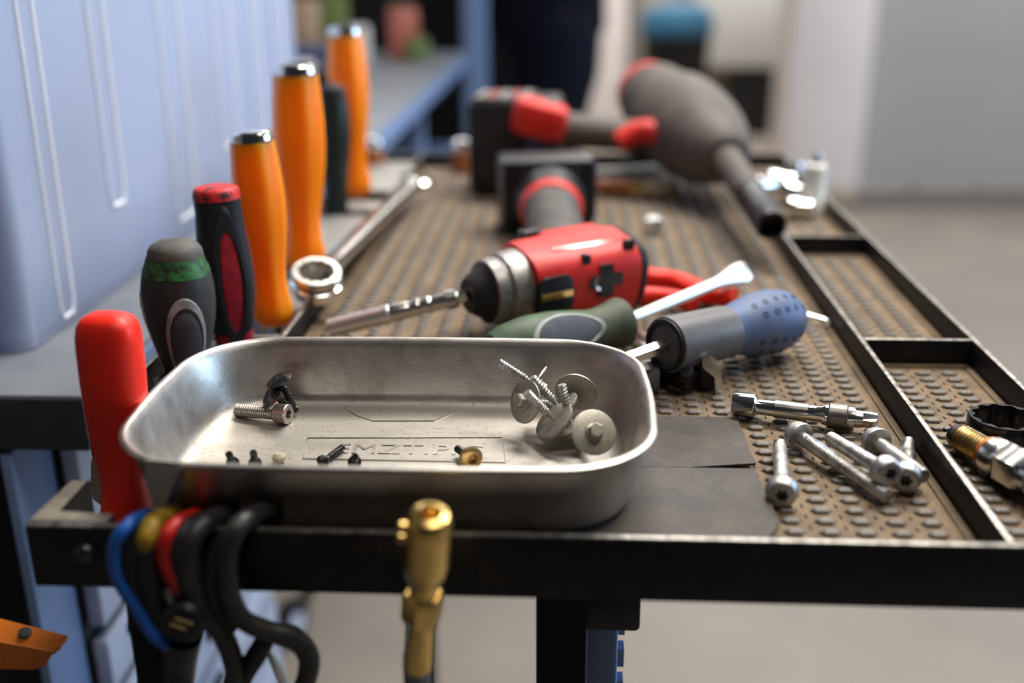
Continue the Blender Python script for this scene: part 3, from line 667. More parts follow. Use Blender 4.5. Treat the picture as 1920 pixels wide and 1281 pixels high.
def patch(mb, HM, prof, kfun, tc, half_ang, s0, s1, HL, grow, n=14, m=10, ring=0.0, k0=0.0):
    """a thin rounded inlay (an ellipse in angle and height) that follows the handle's own surface"""
    def rad(s):
        for (a, ra_), (c, rc_) in zip(prof, prof[1:]):
            if a <= s <= c: return ra_ + (rc_ - ra_) * (s - a) / (c - a)
        return prof[-1][1]
    grid = []
    for i in range(n + 1):
        row = []; ph = 2 * PI * i / n
        for j in range(m + 1):
            q = k0 + (1 - k0) * j / m
            s = (s0 + s1) / 2 + (s1 - s0) / 2 * q * math.sin(ph); th = tc + half_ang * q * math.cos(ph)
            g_ = grow if (j < m and (k0 == 0 or j > 0)) else -0.0003
            r = rad(s) * kfun(th) + g_
            row.append(mb.bm.verts.new(HM @ Vector((r * math.cos(th), r * math.sin(th), s * HL))))
        grid.append(row)
    for i in range(n):
        for j in range(m): mb.face([grid[i][j], grid[i + 1][j], grid[i + 1][j + 1], grid[i][j + 1]])
    return mb
def ang_of(HM, d):
    v = HM.to_3x3().inverted() @ Vector(d); return math.atan2(v.y, v.x)
ga = ang_of(HM, (0.50, -1, 0))
b = MB(); patch(b, HM, gp, kg, ga, 0.66, -.18, .655, HL, 0.0006, n=40, m=6, k0=0.80); b.build('grey_inlay_ring', M['pale_grey'], t)
b = MB(); patch(b, HM, gp, kg, ga, 0.54, -.16, .565, HL, 0.0005, n=36, m=8); b.build('stippled_panel', M['slate'], t)
ga = ang_of(HM, (-1.0, -.45, 0))
b = MB(); patch(b, HM, gp, kg, ga, 0.30, -.10, .66, HL, 0.0006, n=36, m=6, k0=0.75); b.build('grey_inlay_ring', M['pale_grey'], t)

# black and red screwdriver
Y = 0.597
rb_, rt_ = Vector((-0.2040, Y, 0.0090)), Vector((-0.2058, Y, 0.1070))
t = upright('screwdriver', 'black screwdriver handle with red end cap and red side panels', rb_, None, 0)
HM, HL = handle_frame(rb_, rt_); f = lambda s: s * HL
kb = lambda t_: 1 + 0.04 * math.cos(4 * (t_ + 0.35))
rp = [(0, .0115), (.06, .0112), (.16, .0135), (.30, .0158), (.44, .0168), (.58, .0160), (.72, .0146), (.84, .0138), (.915, .0137)]
MB().lathe([(f(x), r, kb) for x, r in rp], HM, 36).build('handle', M['rubber'], t)
MB().lathe([(f(x), r) for x, r in ((.915, .0137), (.945, .0134), (.968, .0128), (.98, .0115), (.987, .007), (.985, .002))], HM, 32).build('end_cap', M['red_cap'], t)
MB().lathe([(f(-.02), .0110, kb), (f(.05), .0118, kb), (f(.09), .0122, kb)], HM, 36).build('red_collar', M['red_rough'], t)
MB().lathe([(-0.07, .004), (0, .004)], T3(rb_), 12).build('shaft', M['chrome_dull'], t)
ra1 = ang_of(HM, (0.55, -1, 0))
b = MB(); patch(b, HM, rp, kb, ra1, 0.36, .02, .80, HL, 0.0005, n=36, m=8); b.build('red_panel', M['red_rough'], t)
b = MB(); patch(b, HM, rp, kb, ra1, 0.62, -.05, .90, HL, 0.0014, n=44, m=6, k0=0.62); b.build('raised_lip', M['rubber'], t)
ra2 = ang_of(HM, (0.8, 0.6, 0))
b = MB(); patch(b, HM, rp, kb, ra2, 0.36, .02, .80, HL, 0.0005, n=36, m=8); b.build('red_panel', M['red_rough'], t)

# three orange handles with chrome caps
def orange_tool(label, base, topp, sc):
    t = thing('orange_handled_tool', label, 'tool', (base[0], base[1], 0.0), group='orange handled chisels in the tool strip')
    HM, HL = handle_frame(base, topp); f = lambda s: s * HL
    ko = lambda t_: 1 + 0.045 * math.cos(6 * t_)
    pr = [(0, .0092), (.02, .0112), (.06, .0124), (.10, .0120), (.16, .0106), (.23, .0100), (.30, .0104), (.40, .0122), (.52, .0142), (.64, .0150), (.74, .0147), (.84, .0138), (.92, .0130), (.945, .0127)]
    MB().lathe([(f(x), r * sc, ko if x > .05 else None) for x, r in pr], HM, 48).build('handle', M['orange'], t)
    MB().lathe([(f(.944), .0115 * sc), (f(.945), .0127 * sc), (f(.968), .0127 * sc), (f(.985), .0118 * sc), (f(.995), .0095 * sc), (f(.995), .006 * sc), (f(.990), .001)], HM, 32).build('chrome_cap', M['chrome'], t)
    MB().lathe([(-0.06, .0045), (0.001, .0045)], T3(base), 12).build('shaft', M['chrome_dull'], t)
    return t
orange_tool('nearest and shortest orange handle with chrome cap', (-0.1905, 0.638, 0.0082), (-0.1946,0.638,0.1315), 1.02)
orange_tool('middle orange handle with chrome cap standing in front of the dark green handle', (-0.1985, 0.756, 0.0082), (-0.1949,0.756,0.1601), 1.20)
orange_tool('farthest orange handle with chrome cap at the end of the row', (-0.2125, 1.022, 0.0082), (-0.2146,1.022,0.1691), 1.22)
t = thing('screwdriver', 'dark green and black handle between the two rear orange handles', 'screwdriver', (-0.2165, 0.948, 0.0))
HM, HL = handle_frame((-0.2165, 0.948, 0.0082), (-0.213,0.948,0.1241)); f = lambda s: s * HL
kd = lambda t_: 1 + 0.04 * math.cos(6 * t_)
MB().lathe([(f(x), r, kd) for x, r in ((0, .0110), (.08, .0105), (.2, .0108), (.4, .0132), (.6, .0150), (.75, .0148), (.88, .0130))], HM, 36).build('handle', M['dkgreen'], t)
MB().lathe([(f(x), r) for x, r in ((.88, .0130), (.93, .0124), (.97, .0108), (1.0, .004))], HM, 28).build('end_cap', M['rubber'], t)
MB().lathe([(-0.06, .0045), (0.001, .0045)], T3((-0.2165, 0.948, 0.0082)), 12).build('shaft', M['chrome_dull'], t)

# combination spanner lying on the left rail
sp_ = thing('spanner', 'long chrome ratchet ring spanner lying beside the orange handles', 'spanner', (-0.166, 0.66, 0.0))
rc_ = Vector((-0.1679,0.6656,0.03)); je = Vector((-0.1525,1.0259,0.0225)); D = (je - rc_); DL = D.length
up = Vector((0.15, -0.35, 1)); RM = fr(rc_, up, D)
MB().lathe([(-0.0105, 0.0095, k_12), (-0.0105, 0.0160), (-0.0090, 0.0172), (-0.0022, 0.0172), (-0.0012, 0.0150)], RM, 60, False, False).build('ring_head', M['chrome'], sp_)
MB().lathe([(-0.0012, 0.0150), (-0.0006, 0.0152), (0.0010, 0.0152), (0.0012, 0.0150)], RM, 48, False, False).build('ring_groove', M['black_steel'], sp_)
MB().lathe([(0.0010, 0.0150), (0.0016, 0.0166), (0.0050, 0.0166), (0.0062, 0.0156), (0.0062, 0.0120, k_12), (-0.0100, 0.0110, k_12)], RM, 60, False, False).build('ring_collar', M['chrome_dull'], sp_)
a_ = rc_ + D * 0.030; c_ = rc_ + D * 0.92
MB().tube([rc_ + D * 0.028 + Vector((0, 0, -.002)), rc_ + D * 0.06 + Vector((0, 0, .0005)), rc_ + D * 0.14, rc_ + D * .5, rc_ + D * .86, rc_ + D * .93], [.0085, .0075, .0062, .0058, .0066, .0085], 16, 4, k=k_se(2.6, 1.25, 0.95)).build('shank', M['chrome_dull'], sp_)
JM = fr(je, up, D)
jo = []
for i in range(25):
    a = PI * .5 + 0.42 + (2 * PI - 0.84) * i / 24; jo.append((0.0150 * math.cos(a), 0.0150 * math.sin(a)))
jo += [(0.0066, 0.0075), (0.0066, -0.003), (0.004, -0.0055), (-0.004, -0.0055), (-0.0066, -0.003), (-0.0066, 0.0075)]
MB().prism(jo, -0.0045, 0.0045, JM, bev=0.0008).build('open_jaw', M['chrome'], sp_)

# ------------------------------------------------------------------ cordless impact driver lying on its side
dr = thing('impact_driver', 'red and black cordless impact driver lying behind the steel tray', 'power tool', (0.0, 0.70, ZL))
n0 = Vector((-0.062,0.6327,0.03)); n1 = Vector((0.0355,0.6975,0.0305)); D = n1 - n0; DL = D.length; DM = fr(n0, D)
f = lambda s: s * DL
MB().lathe([(f(-.03), .0060), (f(-.03), .0105), (f(.0), .0135), (f(.04), .0155), (f(.06), .0180), (f(.07), .0195)], DM, 36).build('rubber_nose', M['rubber'], dr)
MB().lathe([(f(.07), .0190), (f(.075), .0208), (f(.13), .0218), (f(.14), .0210), (f(.155), .0210), (f(.165), .0232), (f(.265), .0250), (f(.275), .0244)], DM, 44).build('gear_collar', M['gear'], dr, label='grey metal gear collar')
ks = k_se(3.0)
MB().lathe([(f(.27), .0238, ks), (f(.28), .0258, ks), (f(.34), .0266, ks), (f(.60), .0270, ks), (f(.90), .0268, ks), (f(.945), .0262, ks), (f(.955), .0245, ks)], DM @ RZ(0.22), 48).build('housing', M['red_tool'], dr)
MB().lathe([(f(.95), .0250, ks), (f(.96), .0262, ks), (f(.985), .0262, ks), (f(1.0), .0250, ks), (f(1.01), .0200, ks)], DM @ RZ(0.22), 48).build('rear_cap', M['rubber'], dr)
# side features: local frame with x to the rear, y up, z towards the viewer
side = Vector((D.y, -D.x, 0)).normalized(); upv = Vector((0, 0, 1))
def on_side(s, h, out=0.0): return n0 + D * s + upv * h + side * out
def sframe(s, h, out): 
    m = Matrix.Identity(4); x = D.normalized()
    for i in range(3): m[i][0] = x[i]; m[i][1] = upv[i]; m[i][2] = side[i]; m[i][3] = on_side(s, h, out)[i]
    return m
b = MB(); b.prism(rrect(0.025, 0.026, 0.006, 5), -0.008, 0.0010, sframe(.375, -0.001, .0280), bev=0.0005); b.build('window_plate', M['battery'], dr)
MB().box((0, 0.002, 0.0014), (0.023, 0.0042, 0.0016), sframe(.375, -0.002, .0280), bev=0.0006).build('window_bar', M['brass'], dr)
b = MB(); 
for (w_, h_) in ((0.026, 0.0085), (0.0105, 0.022)): b.prism(rrect(w_, h_, 0.002, 3), -0.009, 0.0008 + h_ * .02, sframe(.70, 0.003, .0278))
b.build('cross_vent', M['battery'], dr)
MB().tube([sframe(.70, 0.003, .0284) @ Vector((-0.004 + 0.005 * math.cos(a), 0.005 * math.sin(a), 0.0002)) for a in (2.0, 2.6, 3.2, 3.8, 4.3)], 0.0010, 8).build('vent_hook', M['chrome_dull'], dr)
b = MB(); b.prism(rrect(0.0055, 0.0125, 0.0026, 4), -0.004, 0.0006, sframe(.585, 0.0155, .0255)); b.build('screw_slot', M['battery'], dr)
b = MB(); b.prism(rrect(0.007, 0.009, 0.0034, 4), -0.004, 0.0008, sframe(.885, 0.021, .0225)); b.build('screw_slot', M['battery'], dr)
tf = DM.to_3x3() @ Vector((0, 0, 0))
TMt = Matrix.Identity(4); sl = (side * 0.62 + upv * 0.79).normalized(); ty = sl.cross(D.normalized())
for i in range(3): TMt[i][0] = D.normalized()[i]; TMt[i][1] = ty[i]; TMt[i][2] = sl[i]
TMt.translation = n0 + D * .68 + sl * 0.0268
b = MB(); b.prism(rrect(f(.52), 0.0120, 0.002, 4), -0.003, 0.0012, TMt, bev=0.0006); b.build('smooth_strip', M['red_gloss'], dr, label='smooth glossy strip on the upper edge')
# raised top ridge between housing and grip, forward/reverse switch
MB().box((0, 0, 0), (f(.46), 0.020, 0.018), Matrix.Translation(n0 + D * .70 - side * 0.019 + upv * 0.017) @ fr((0, 0, 0), D).to_3x3().to_4x4() @ Matrix.Rotation(PI / 2, 4, 'Y'), bev=0.004).build('top_ridge', M['red_tool'], dr)
MB().box((0, 0, 0), (0.010, 0.012, 0.014), Matrix.Translation(n0 + D * .47 - side * 0.022 + upv * 0.0235) @ fr((0, 0, 0), D).to_3x3().to_4x4(), bev=0.0015).build('direction_switch', M['battery'], dr)
g0 = n0 + D * .66 - side * 0.018 + upv * 0.001; g1 = Vector((-0.0204,0.8985,0.033))
GD = g1 - g0
MB().tube([g0, g0 + GD * .25, g0 + GD * .6, g0 + GD * .74], [.0235, .0225, .0215, .0225], 24, 5, k=k_se(2.4, 1.0, 1.0)).build('grip', M['grip_grey'], dr, label='grey rubber grip')
MB().tube([g0 + GD * .735, g0 + GD * .80], [.0240, .0262], 28, 1).build('red_grip_band', M['red_tool'], dr)
MB().tube([g0 + GD * .79, g0 + GD * .93], [.0245, .0300], 28, 1).build('grip_foot', M['battery'], dr)
BM_ = fr(g0 + GD * 1.20, GD) ; 
bx = ((-0.0312,0.87,0.057)); 
bc = Vector((g1.x - 0.004, g1.y + 0.022, 0.0345))
yaw = math.atan2(0.10, 0.62)
MB().box((0, 0, 0), (0.080, 0.050, 0.0635), T3((bc.x, bc.y, ZL + 0.0635 / 2 + 0.0002)) @ RZ(yaw), bev=0.004).build('battery', M['battery'], dr, label='black slide-in battery')
MB().box((0, -0.0255, 0.010), (0.050, 0.002, 0.030), T3((bc.x, bc.y, 0.034)) @ RZ(yaw), bev=0.0008).build('battery_latch', M['rubber'], dr)
MB().box((0.0408, 0.0, 0.004), (0.002, 0.040, 0.048), T3((bc.x, bc.y, 0.034)) @ RZ(yaw), bev=0.0008).build('battery_side_sheen', M['navy_plastic'], dr)  # added blue plate puts the battery side's sheen into colour
# nut driver bit in the chuck
t = thing('socket_bit', 'long silver magnetic nut driver bit in the impact driver chuck', 'tool bit', tuple(n0))
k0 = n0 - D * .035; k1 = Vector((-0.1518,0.6234,0.01)); BD = k1 - k0; BL = BD.length; BM2 = fr(k0, BD); f = lambda s: s * BL
MB().lathe([(0, .0036, k_hex), (f(.06), .0036, k_hex), (f(.07), .0058), (f(.14), .0066), (f(.145), .0048), (f(.26), .0048)], BM2, 24).build('hex_shank', M['chrome_dull'], t)
MB().lathe([(f(.25), .0050), (f(.26), .0056), (f(.30), .0058), (f(.31), .0053), (f(.335), .0053), (f(.345), .0058), (f(.38), .0058), (f(.39), .0053), (f(.41), .0053), (f(.42), .0058), (f(.55), .0058)], BM2, 24).build('sleeve', M['chrome_dull'], t)
MB().lathe([(f(.55), .0056), (f(.56), .0064), (f(.60), .0066), (f(.61), .0060), (f(.98), .0060), (f(1.0), .0056), (f(1.0), .0044, k_hex), (f(.94), .0042, k_hex)], BM2, 24).build('socket', M['white_steel'], t)

# green screwdriver lying in front of the driver
t = thing('screwdriver', 'green flat blade screwdriver lying across behind the steel tray', 'screwdriver', (0, 0.6, ZL))
p0 = Vector((-0.0472,0.553,0.0195)); p1 = Vector((0.0307,0.6159,0.0185)); D = p1 - p0; L_ = D.length; SMx = fr(p0, D); f = lambda s: s * L_
k3 = lambda t_: 1 + 0.03 * math.cos(3 * t_ + 1.2)
sgp = [(0, .006), (.03, .0115), (.12, .0152), (.28, .0172), (.45, .0168), (.60, .0148), (.72, .0126)]
MB().lathe([(f(x), r, k3) for x, r in sgp], SMx, 36).build('handle', M['green_grip'], t)
MB().lathe([(f(x), r) for x, r in ((.715, .0127), (.80, .0125), (.90, .0142), (.965, .0158), (.985, .0156), (1.0, .0120), (.995, .0035))], SMx, 36).build('flared_collar', M['olive'], t)
sa = ang_of(SMx, (0.3, -1, 0.55))
b = MB(); patch(b, SMx, sgp, k3, sa, 0.80, .22, .78, L_, 0.0006, n=40, m=6, k0=0.84); b.build('grey_inlay_ring', M['pale_grey'], t)
b = MB(); patch(b, SMx, sgp, k3, sa, 0.68, .26, .74, L_, 0.0005, n=36, m=8); b.build('stippled_panel', M['slate'], t)
q0 = p0 + D * .99; q1 = Vector((0.1194,0.7119,0.024)); QD = q1 - q0; ql = QD.length; QM = fr(q0, QD); f = lambda s: s * ql
MB().lathe([(0, .0036), (f(.72), .0038), (f(.80), .0042, k_se(2.5, 1.15, .8)), (f(.90), .0062, k_se(3, 1.2, .55)), (f(.96), .0064, k_se(3, 1.2, .4)), (f(1.0), .0062, k_se(3, 1.15, .25))], QM @ RZ(0.9), 28).build('blade', M['white_steel'], t)

# blue screwdriver
t = thing('screwdriver', 'blue and grey screwdriver with dimpled grip resting on dark snips', 'screwdriver', (0.09, 0.6, ZL))
p0 = Vector((0.1356,0.6221,0.022)); p1 = Vector((0.0504,0.5504,0.028)); D = p1 - p0; L_ = D.length; SMx = fr(p0, D); f = lambda s: s * L_
bp_ = [(0, .004), (.012, .0085), (.05, .0135), (.12, .0175), (.22, .0195), (.32, .0190), (.42, .0168), (.50, .0148), (.56, .0138)]
MB().lathe([(f(x), r) for x, r in bp_], SMx, 40).build('handle', M['blue_grip'], t)
for row, ta in enumerate((-0.9, -0.45, 0.5, 0.95)):
    for j in range(5):
        s = .10 + j * .075 + (row % 2) * .03
        if not (0.08 < s < .46): continue
        aa = ang_of(SMx, (0.35, -1, 0.2)) + ta
        def rad(s):
            for (a, ra_), (c, rc2) in zip(bp_, bp_[1:]):
                if a <= s <= c: return ra_ + (rc2 - ra_) * (s - a) / (c - a)
        r = rad(s); dr_ = (rad(s + .01) - rad(s - .01)) / (.02 * L_)
        nrm = SMx.to_3x3() @ Vector((math.cos(aa), math.sin(aa), -dr_)).normalized(); pos = SMx @ Vector((r * math.cos(aa), r * math.sin(aa), s * L_))
        MB().lathe([(-.001, .0017), (.00015, .0017), (.0001, .0012), (-.0006, .0008)], fr(pos, nrm), 12).build('dimple', M['dimple'], t)
MB().lathe([(f(x), r) for x, r in ((.56, .0139), (.565, .0150), (.60, .0153), (.80, .0156), (.95, .0158), (.985, .0156), (.99, .0146))], SMx, 40).build('grey_sleeve', M['grey_grip'], t)
MB().lathe([(f(x), r) for x, r in ((.985, .0148), (1.0, .0146), (1.005, .0128), (1.0, .0118), (.985, .0110), (.985, .003))], SMx, 36).build('black_end', M['rubber'], t)
q0 = p0 + D * .98; q1 = Vector((0.0221,0.5251,0.0265)); QD = q1 - q0; ql = QD.length; QM = fr(q0, QD)
MB().lathe([(0, .0036, k_hex), (ql, .0036, k_hex)], QM, 24).build('shaft', M['chrome_dull'], t)

# red handled pliers behind the impact driver
t = thing('pliers', 'red handled pliers half hidden behind the impact driver', 'pliers', (0.08, 0.72, ZL))
MB().tube([(0.03,0.7537,0.0095), (0.0546,0.7435,0.0095), (0.0747,0.7334,0.0095), (0.0905,0.7068,0.01), (0.1099,0.6945,0.0095)], [.0068, .0074, .0070, .0072, .0074], 14, 5, k=k_se(2.6, 1.1, .9)).build('handle', M['red'], t)
MB().tube([(0.0352,0.6922,0.0095), (0.0519,0.7012,0.0095), (0.0683,0.6816,0.0095), (0.0867,0.6721,0.0098), (0.1067,0.6866,0.009)], [.0066, .0070, .0068, .0070, .0070], 14, 5, k=k_se(2.6, 1.1, .9)).build('handle', M['red'], t) if False else None
MB().tube([(0.0345,0.6932,0.0092), (0.0517,0.6985,0.0092), (0.0712,0.6932,0.0088), (0.0808,0.6827,0.0085)], [.0060, .0066, .0064, .0058], 14, 5).build('handle', M['red'], t)
MB().box((0, 0, 0), (0.020, 0.030, 0.009), T3((0.0183,0.7508,0.007)) @ RZ(0.9), bev=0.002).build('jaw', M['dark_metal'], t)

# dark snips under the blue screwdriver and a bare steel link above them
t = thing('tin_snips', 'dark steel snips lying under the blue screwdriver', 'snips', (0.06, 0.56, ZL))
b = MB()
j0 = Vector((0.0794,0.5437,0.0016)); 
vplate(b, [(0.0805,0.5475,0.0007), (0.0822,0.5475,0.007), (0.0824,0.5475,0.0133), (0.0803,0.5475,0.0196), (0.0763,0.5475,0.0235), (0.071,0.5475,0.0219), (0.0718,0.5475,0.0163), (0.0785,0.5475,0.0108), (0.0797,0.5475,0)], (-0.0012, 0.004, 0))
b.build('cutting_blade', M['chrome_dull'], t, label='grey curved cutting edge')
b = MB(); vplate(b, [(0.0712,0.549,0.0201), (0.0787,0.549,0.0098), (0.0795,0.549,0.0007), (0.0683,0.556,0.0008), (0.0619,0.556,0.0097), (0.066,0.553,0.0166)], (-0.002, 0.012, 0)); b.build('lower_jaw', M['dark_metal'], t)
MB().tube([(0.0671,0.5485,0.008), (0.0569,0.5587,0.0085), (0.0462,0.5632,0.0085), (0.0356,0.5592,0.008)], [.0066, .0074, .0078, .0070], 12, 4).build('handle', M['black_steel'], t)
MB().lathe([(0, .004), (.003, .0038), (.004, .002)], fr((0.0619,0.546,0.0155), (0.2, -1, .3)), 16).build('pivot', M['dark_metal'], t)
MB().box((0, 0, 0), (0.012, 0.014, 0.016), T3((0.0415,0.5505,0.009)) @ RZ(.4), bev=0.003).build('handle_end', M['grey_grip'], t)
t = thing('steel_link', 'flat bare steel link with a slot lying between the green and blue screwdrivers', 'steel link', tuple((0.0449,0.6381,0.0014)))
l0, l1 = Vector((0.0326,0.645,0.006)), Vector((0.057,0.5958,0.006)); LM = fr((l0 + l1) / 2, (0, 0, 1), l1 - l0)
ll = (l1 - l0).length
b = MB(); b.prism(rrect(0.012, ll, 0.005, 5), -0.0035, 0.0, LM, bev=0.0006); b.build('link_plate', M['chrome_dull'], t)
b = MB(); b.prism(rrect(0.0035, ll * .66, 0.0016, 4), -0.0002, 0.0002, LM); b.build('slot', M['dark_gap'], t)
# scriber hook beside the blue grip
t = thing('hook_pick', 'thin bright steel hook pick poking out behind the blue grip', 'pick', tuple((0.1533,0.6911,0.0016)))
MB().tube([(0.1318,0.692,0.006), (0.15,0.6762,0.0058), (0.1618,0.6663,0.0052), (0.1652,0.6642,0.0045), (0.1656,0.6622,0.003), (0.1633,0.6596,0.0028)], [.0014, .0014, .0013, .0012, .0010, .0008], 8, 4).build('hook', M['white_steel'], t)

# ------------------------------------------------------------------ big impact wrench at the far end
im = thing('impact_wrench', 'large grey and red cordless impact wrench lying at the far end', 'power tool', (0.10, 1.1, ZL))
p0 = Vector((0.0933,1.185,0.0748)); p1 = Vector((0.1397,0.985,0.0514)); D = p1 - p0; L_ = D.length; WM = fr(p0, D); f = lambda s: s * L_
MB().lathe([(f(-.20), .024), (f(-.18), .034), (f(-.08), .0405), (f(.04), .0415), (f(.08), .0385), (f(.12), .0385), (f(.16), .0435), (f(.30), .0485), (f(.40), .0490), (f(.58), .0470), (f(.74), .0420), (f(.90), .0310), (f(1.0), .0235), (f(1.02), .018)], WM, 36).build('rubber_boot', M['boot'], im)
MB().lathe([(f(-.26), .030), (f(-.25), .035), (f(-.18), .036)], WM, 30).build('rear_cap', M['red_tool'], im)
MB().box((0, 0, 0), (0.020, 0.05, 0.03), T3((0.0851,1.2,0.0728)) @ RZ(.2), bev=0.005).build('red_side_panel', M['red_tool'], im)
q0 = p0 + D * 1.0; q1 = Vector((0.1506,0.8,0.034)); QD = q1 - q0; ql = QD.length; QM = fr(q0, QD); g = lambda s: s * ql
MB().lathe([(g(0), .0150), (g(.04), .0140), (g(.50), .0130), (g(.52), .0122), (g(.56), .0122), (g(.58), .0135)], QM, 28).build('anvil_sleeve', M['boot'], im)
MB().lathe([(g(.57), .0125), (g(.60), .0132), (g(.98), .0125), (g(1.0), .0115), (g(1.0), .0085, k_sq), (g(.90), .0080, k_sq)], QM, 28).build('impact_socket', M['dark_metal'], im)
h0 = Vector((0.0923,1.1,0.05)); h1 = Vector((-0.0252,1.1,0.0619))
MB().tube([h0, h0 * .6 + h1 * .4, h1], [.0200, .0165, .0190], 20, 5).build('grip', M['boot'], im)
MB().tube([(0.0439,1.055,0.0542), (0.057,1.06,0.0618), (0.0725,1.06,0.0649), (0.0869,1.055,0.0595), (0.0916,1.05,0.0489)], [.010, .0115, .012, .0105, .008], 14, 4).build('trigger', M['red_tool'], im)
MB().box((0, 0, 0), (0.054, 0.055, 0.034), T3((-0.0334,1.05,0.0788)) @ Matrix.Rotation(0.25, 4, 'Y'), bev=0.010).build('red_foot', M['red_tool'], im)
B0 = T3((-0.0575, 1.085, ZL + 0.0472)) @ RZ(-0.08)
MB().box((0, 0, 0), (0.088, 0.078, 0.092), B0, bev=0.006).build('battery', M['battery'], im)
MB().box((-0.012, 0.0, 0.0475), (0.058, 0.066, 0.002), B0, bev=0.0008).build('battery_side_label', M['battery_worn'], im)
for k in range(5): MB().box((-0.034 + k * .011, 0, 0.0490), (0.0035, 0.052, 0.0016), B0, bev=0.0005).build('battery_rib', M['label_red'] if k % 2 else M['pale_grey'], im)
MB().box((0.026, -0.0400, -0.006), (0.022, 0.003, 0.05), B0, bev=0.001).build('charge_window', M['navy_plastic'], im)

# brush, file and chrome bits near the wrench
t = thing('wire_brush', 'small brown handled brush lying in front of the large wrench grip', 'brush', tuple((0.0631,1.0925,0.002)))
b0, b1 = Vector((0.0213,1.0562,0.0105)), Vector((0.1005,1.0373,0.0105)); D = b1 - b0; BMx = fr(b0, D); L_ = D.length; f = lambda s: s * L_
MB().lathe([(0, .003), (f(.05), .0075), (f(.3), .0085), (f(.48), .0075)], BMx, 20).build('handle', M['wood'], t)
MB().lathe([(f(.46), .0080), (f(.60), .0084)], BMx, 20).build('ferrule', M['brass'], t)
MB().lathe([(f(.59), .0080), (f(.9), .0078), (f(1.0), .0050)], BMx, 20).build('bristles', M['ferrule'], t)
t = thing('flat_file', 'flat grey file lying under the large wrench grip', 'file', tuple((0.0587,1.2493,0.002)))
b0, b1 = Vector((0.0056,1.1577,0.0058)), Vector((0.0939,1.1803,0.0058)); D = b1 - b0
MB().box((0, 0, D.length / 2), (0.0050, 0.016, D.length), fr(b0, D) @ RZ(PI / 2), bev=0.001).build('file_blade', M['sheet'], t)
MB().lathe([(-0.05, .004), (-0.03, .0052), (-0.002, .004)], fr(b0, D), 16).build('tang_handle', M['rubber'], t)

def socket(label, p, d, r, L_, mat, name='socket'):
    t = thing(name, label, 'socket', tuple(p), group='chrome sockets at the far right')
    m = fr(p, d)
    MB().lathe([(0, r * .75), (0.0004, r * .95), (0.002, r), (L_ * .45, r), (L_ * .55, r * .85), (L_ - .001, r * .85), (L_, r * .78), (L_, r * .5, k_sq), (L_ * .7, r * .48, k_sq)], m, 28, True, True).build('socket_body', mat, t)
    MB().lathe([(-0.0002, r * .72, k_12), (0.0006, r * .68, k_12)], m, 36).build('socket_mouth', M['dark_gap'], t)
    return t
tn = thing('nut', 'small bright chrome nut alone on the mat by the divider', 'nut', tuple((0.0712,0.9149,0.0014)))
MB().lathe([(0, .0050, k_hex), (0.001, .0068, k_hex), (0.012, .0068, k_hex), (0.0135, .0056), (0.0135, .0036), (0.004, .0036)], fr((0.0674,0.9111,0.009), (0.35, -.8, .05)), 24).build('nut_body', M['white_steel'], tn)
SK = [(1422, 352, .012, (1, .25, .0), .0105, .028, 'chrome socket lying nearest the large wrench nose'), (1452, 333, .012, (.9, -.3, 0), .0105, .028, 'chrome socket lying furthest back by the rear rail'),
      (1478, 352, .012, (.5, -.6, 0), .0110, .026, 'chrome socket at the right of the heap beside the upright tube'), (1452, 366, .011, (1, -.5, .0), .0095, .024, 'chrome socket at the front of the heap by the divider'), ]
for i, (px, py, z, d, r, L_, lb) in enumerate(SK):
    pass
SKW = [((0.1702,1.0426,0.0128), (1, .5, 0), .0108, .028, SK[0][6]), ((0.196,1.0795,0.0128), (.9, -.45, 0), .0108, .028, SK[1][6]), ((0.2035,1.0332,0.0128), (.4, -.7, 0), .0108, .024, SK[2][6]), ((0.1954,0.9662,0.0112), (.9, -.35, 0), .0092, .022, SK[3][6])]
for p, d, r, L_, lb in SKW: socket(lb, p, d, r, L_, M['chrome'])
t = thing('upright_tube', 'tall bright white tube standing upright in the far compartment', 'socket', tuple((0.2194,0.9789,0.0014)))
ub = Vector((0.2203,0.9832,0.0014)); ut = ub + Vector((0.001, 0, 0.046))
UM, UL = fr(ub, ut - ub), (ut - ub).length
MB().lathe([(0, .0095), (.001, .0105), (UL * .25, .0105), (UL * .28, .0096), (UL * .9, .0096), (UL * .97, .0088), (UL, .006)], UM, 28).build('tube_body', M['white_plastic'], t)
MB().lathe([(UL * .995, .0035), (UL * 1.2, .0030), (UL * 1.24, .0018)], UM, 16).build('tube_pin', M['chrome_dull'], t)
t = thing('socket', 'small chrome socket standing on the outer side rail corner', 'socket', (0.2205, 1.08, 0.0014), group=None)
MB().lathe([(0.0014, .0090), (.002, .0098), (.016, .0098), (.018, .0092), (.028, .0092), (.031, .0080), (.031, .004, k_sq), (.024, .004, k_sq)], T3((0.2205, 1.08, 0)), 28).build('socket_body', M['chrome'], t)
for px_, nm_, lb_, p_, zt in ((868, 'brown_bottle', 'small brown bottle with shiny cap by the rear rail near the battery', (-0.1232,1.1786,0.0014), 0), (703, 'file_handle', 'brown handle with bright cap standing behind the last orange handle', (-0.2261,1.1897,0.0014), 0)):
    t = thing(nm_, lb_, 'bottle' if nm_ == 'brown_bottle' else 'tool', p_)
    MB().lathe([(0, .011), (.001, .0125), (.018, .0125), (.024, .010)], T3(p_), 24).build('body', M['wood'], t)
    MB().lathe([(.024, .0105), (.026, .0120), (.030, .0120), (.035, .0095), (.037, .004)], T3(p_), 24).build('cap', M['chrome'], t)

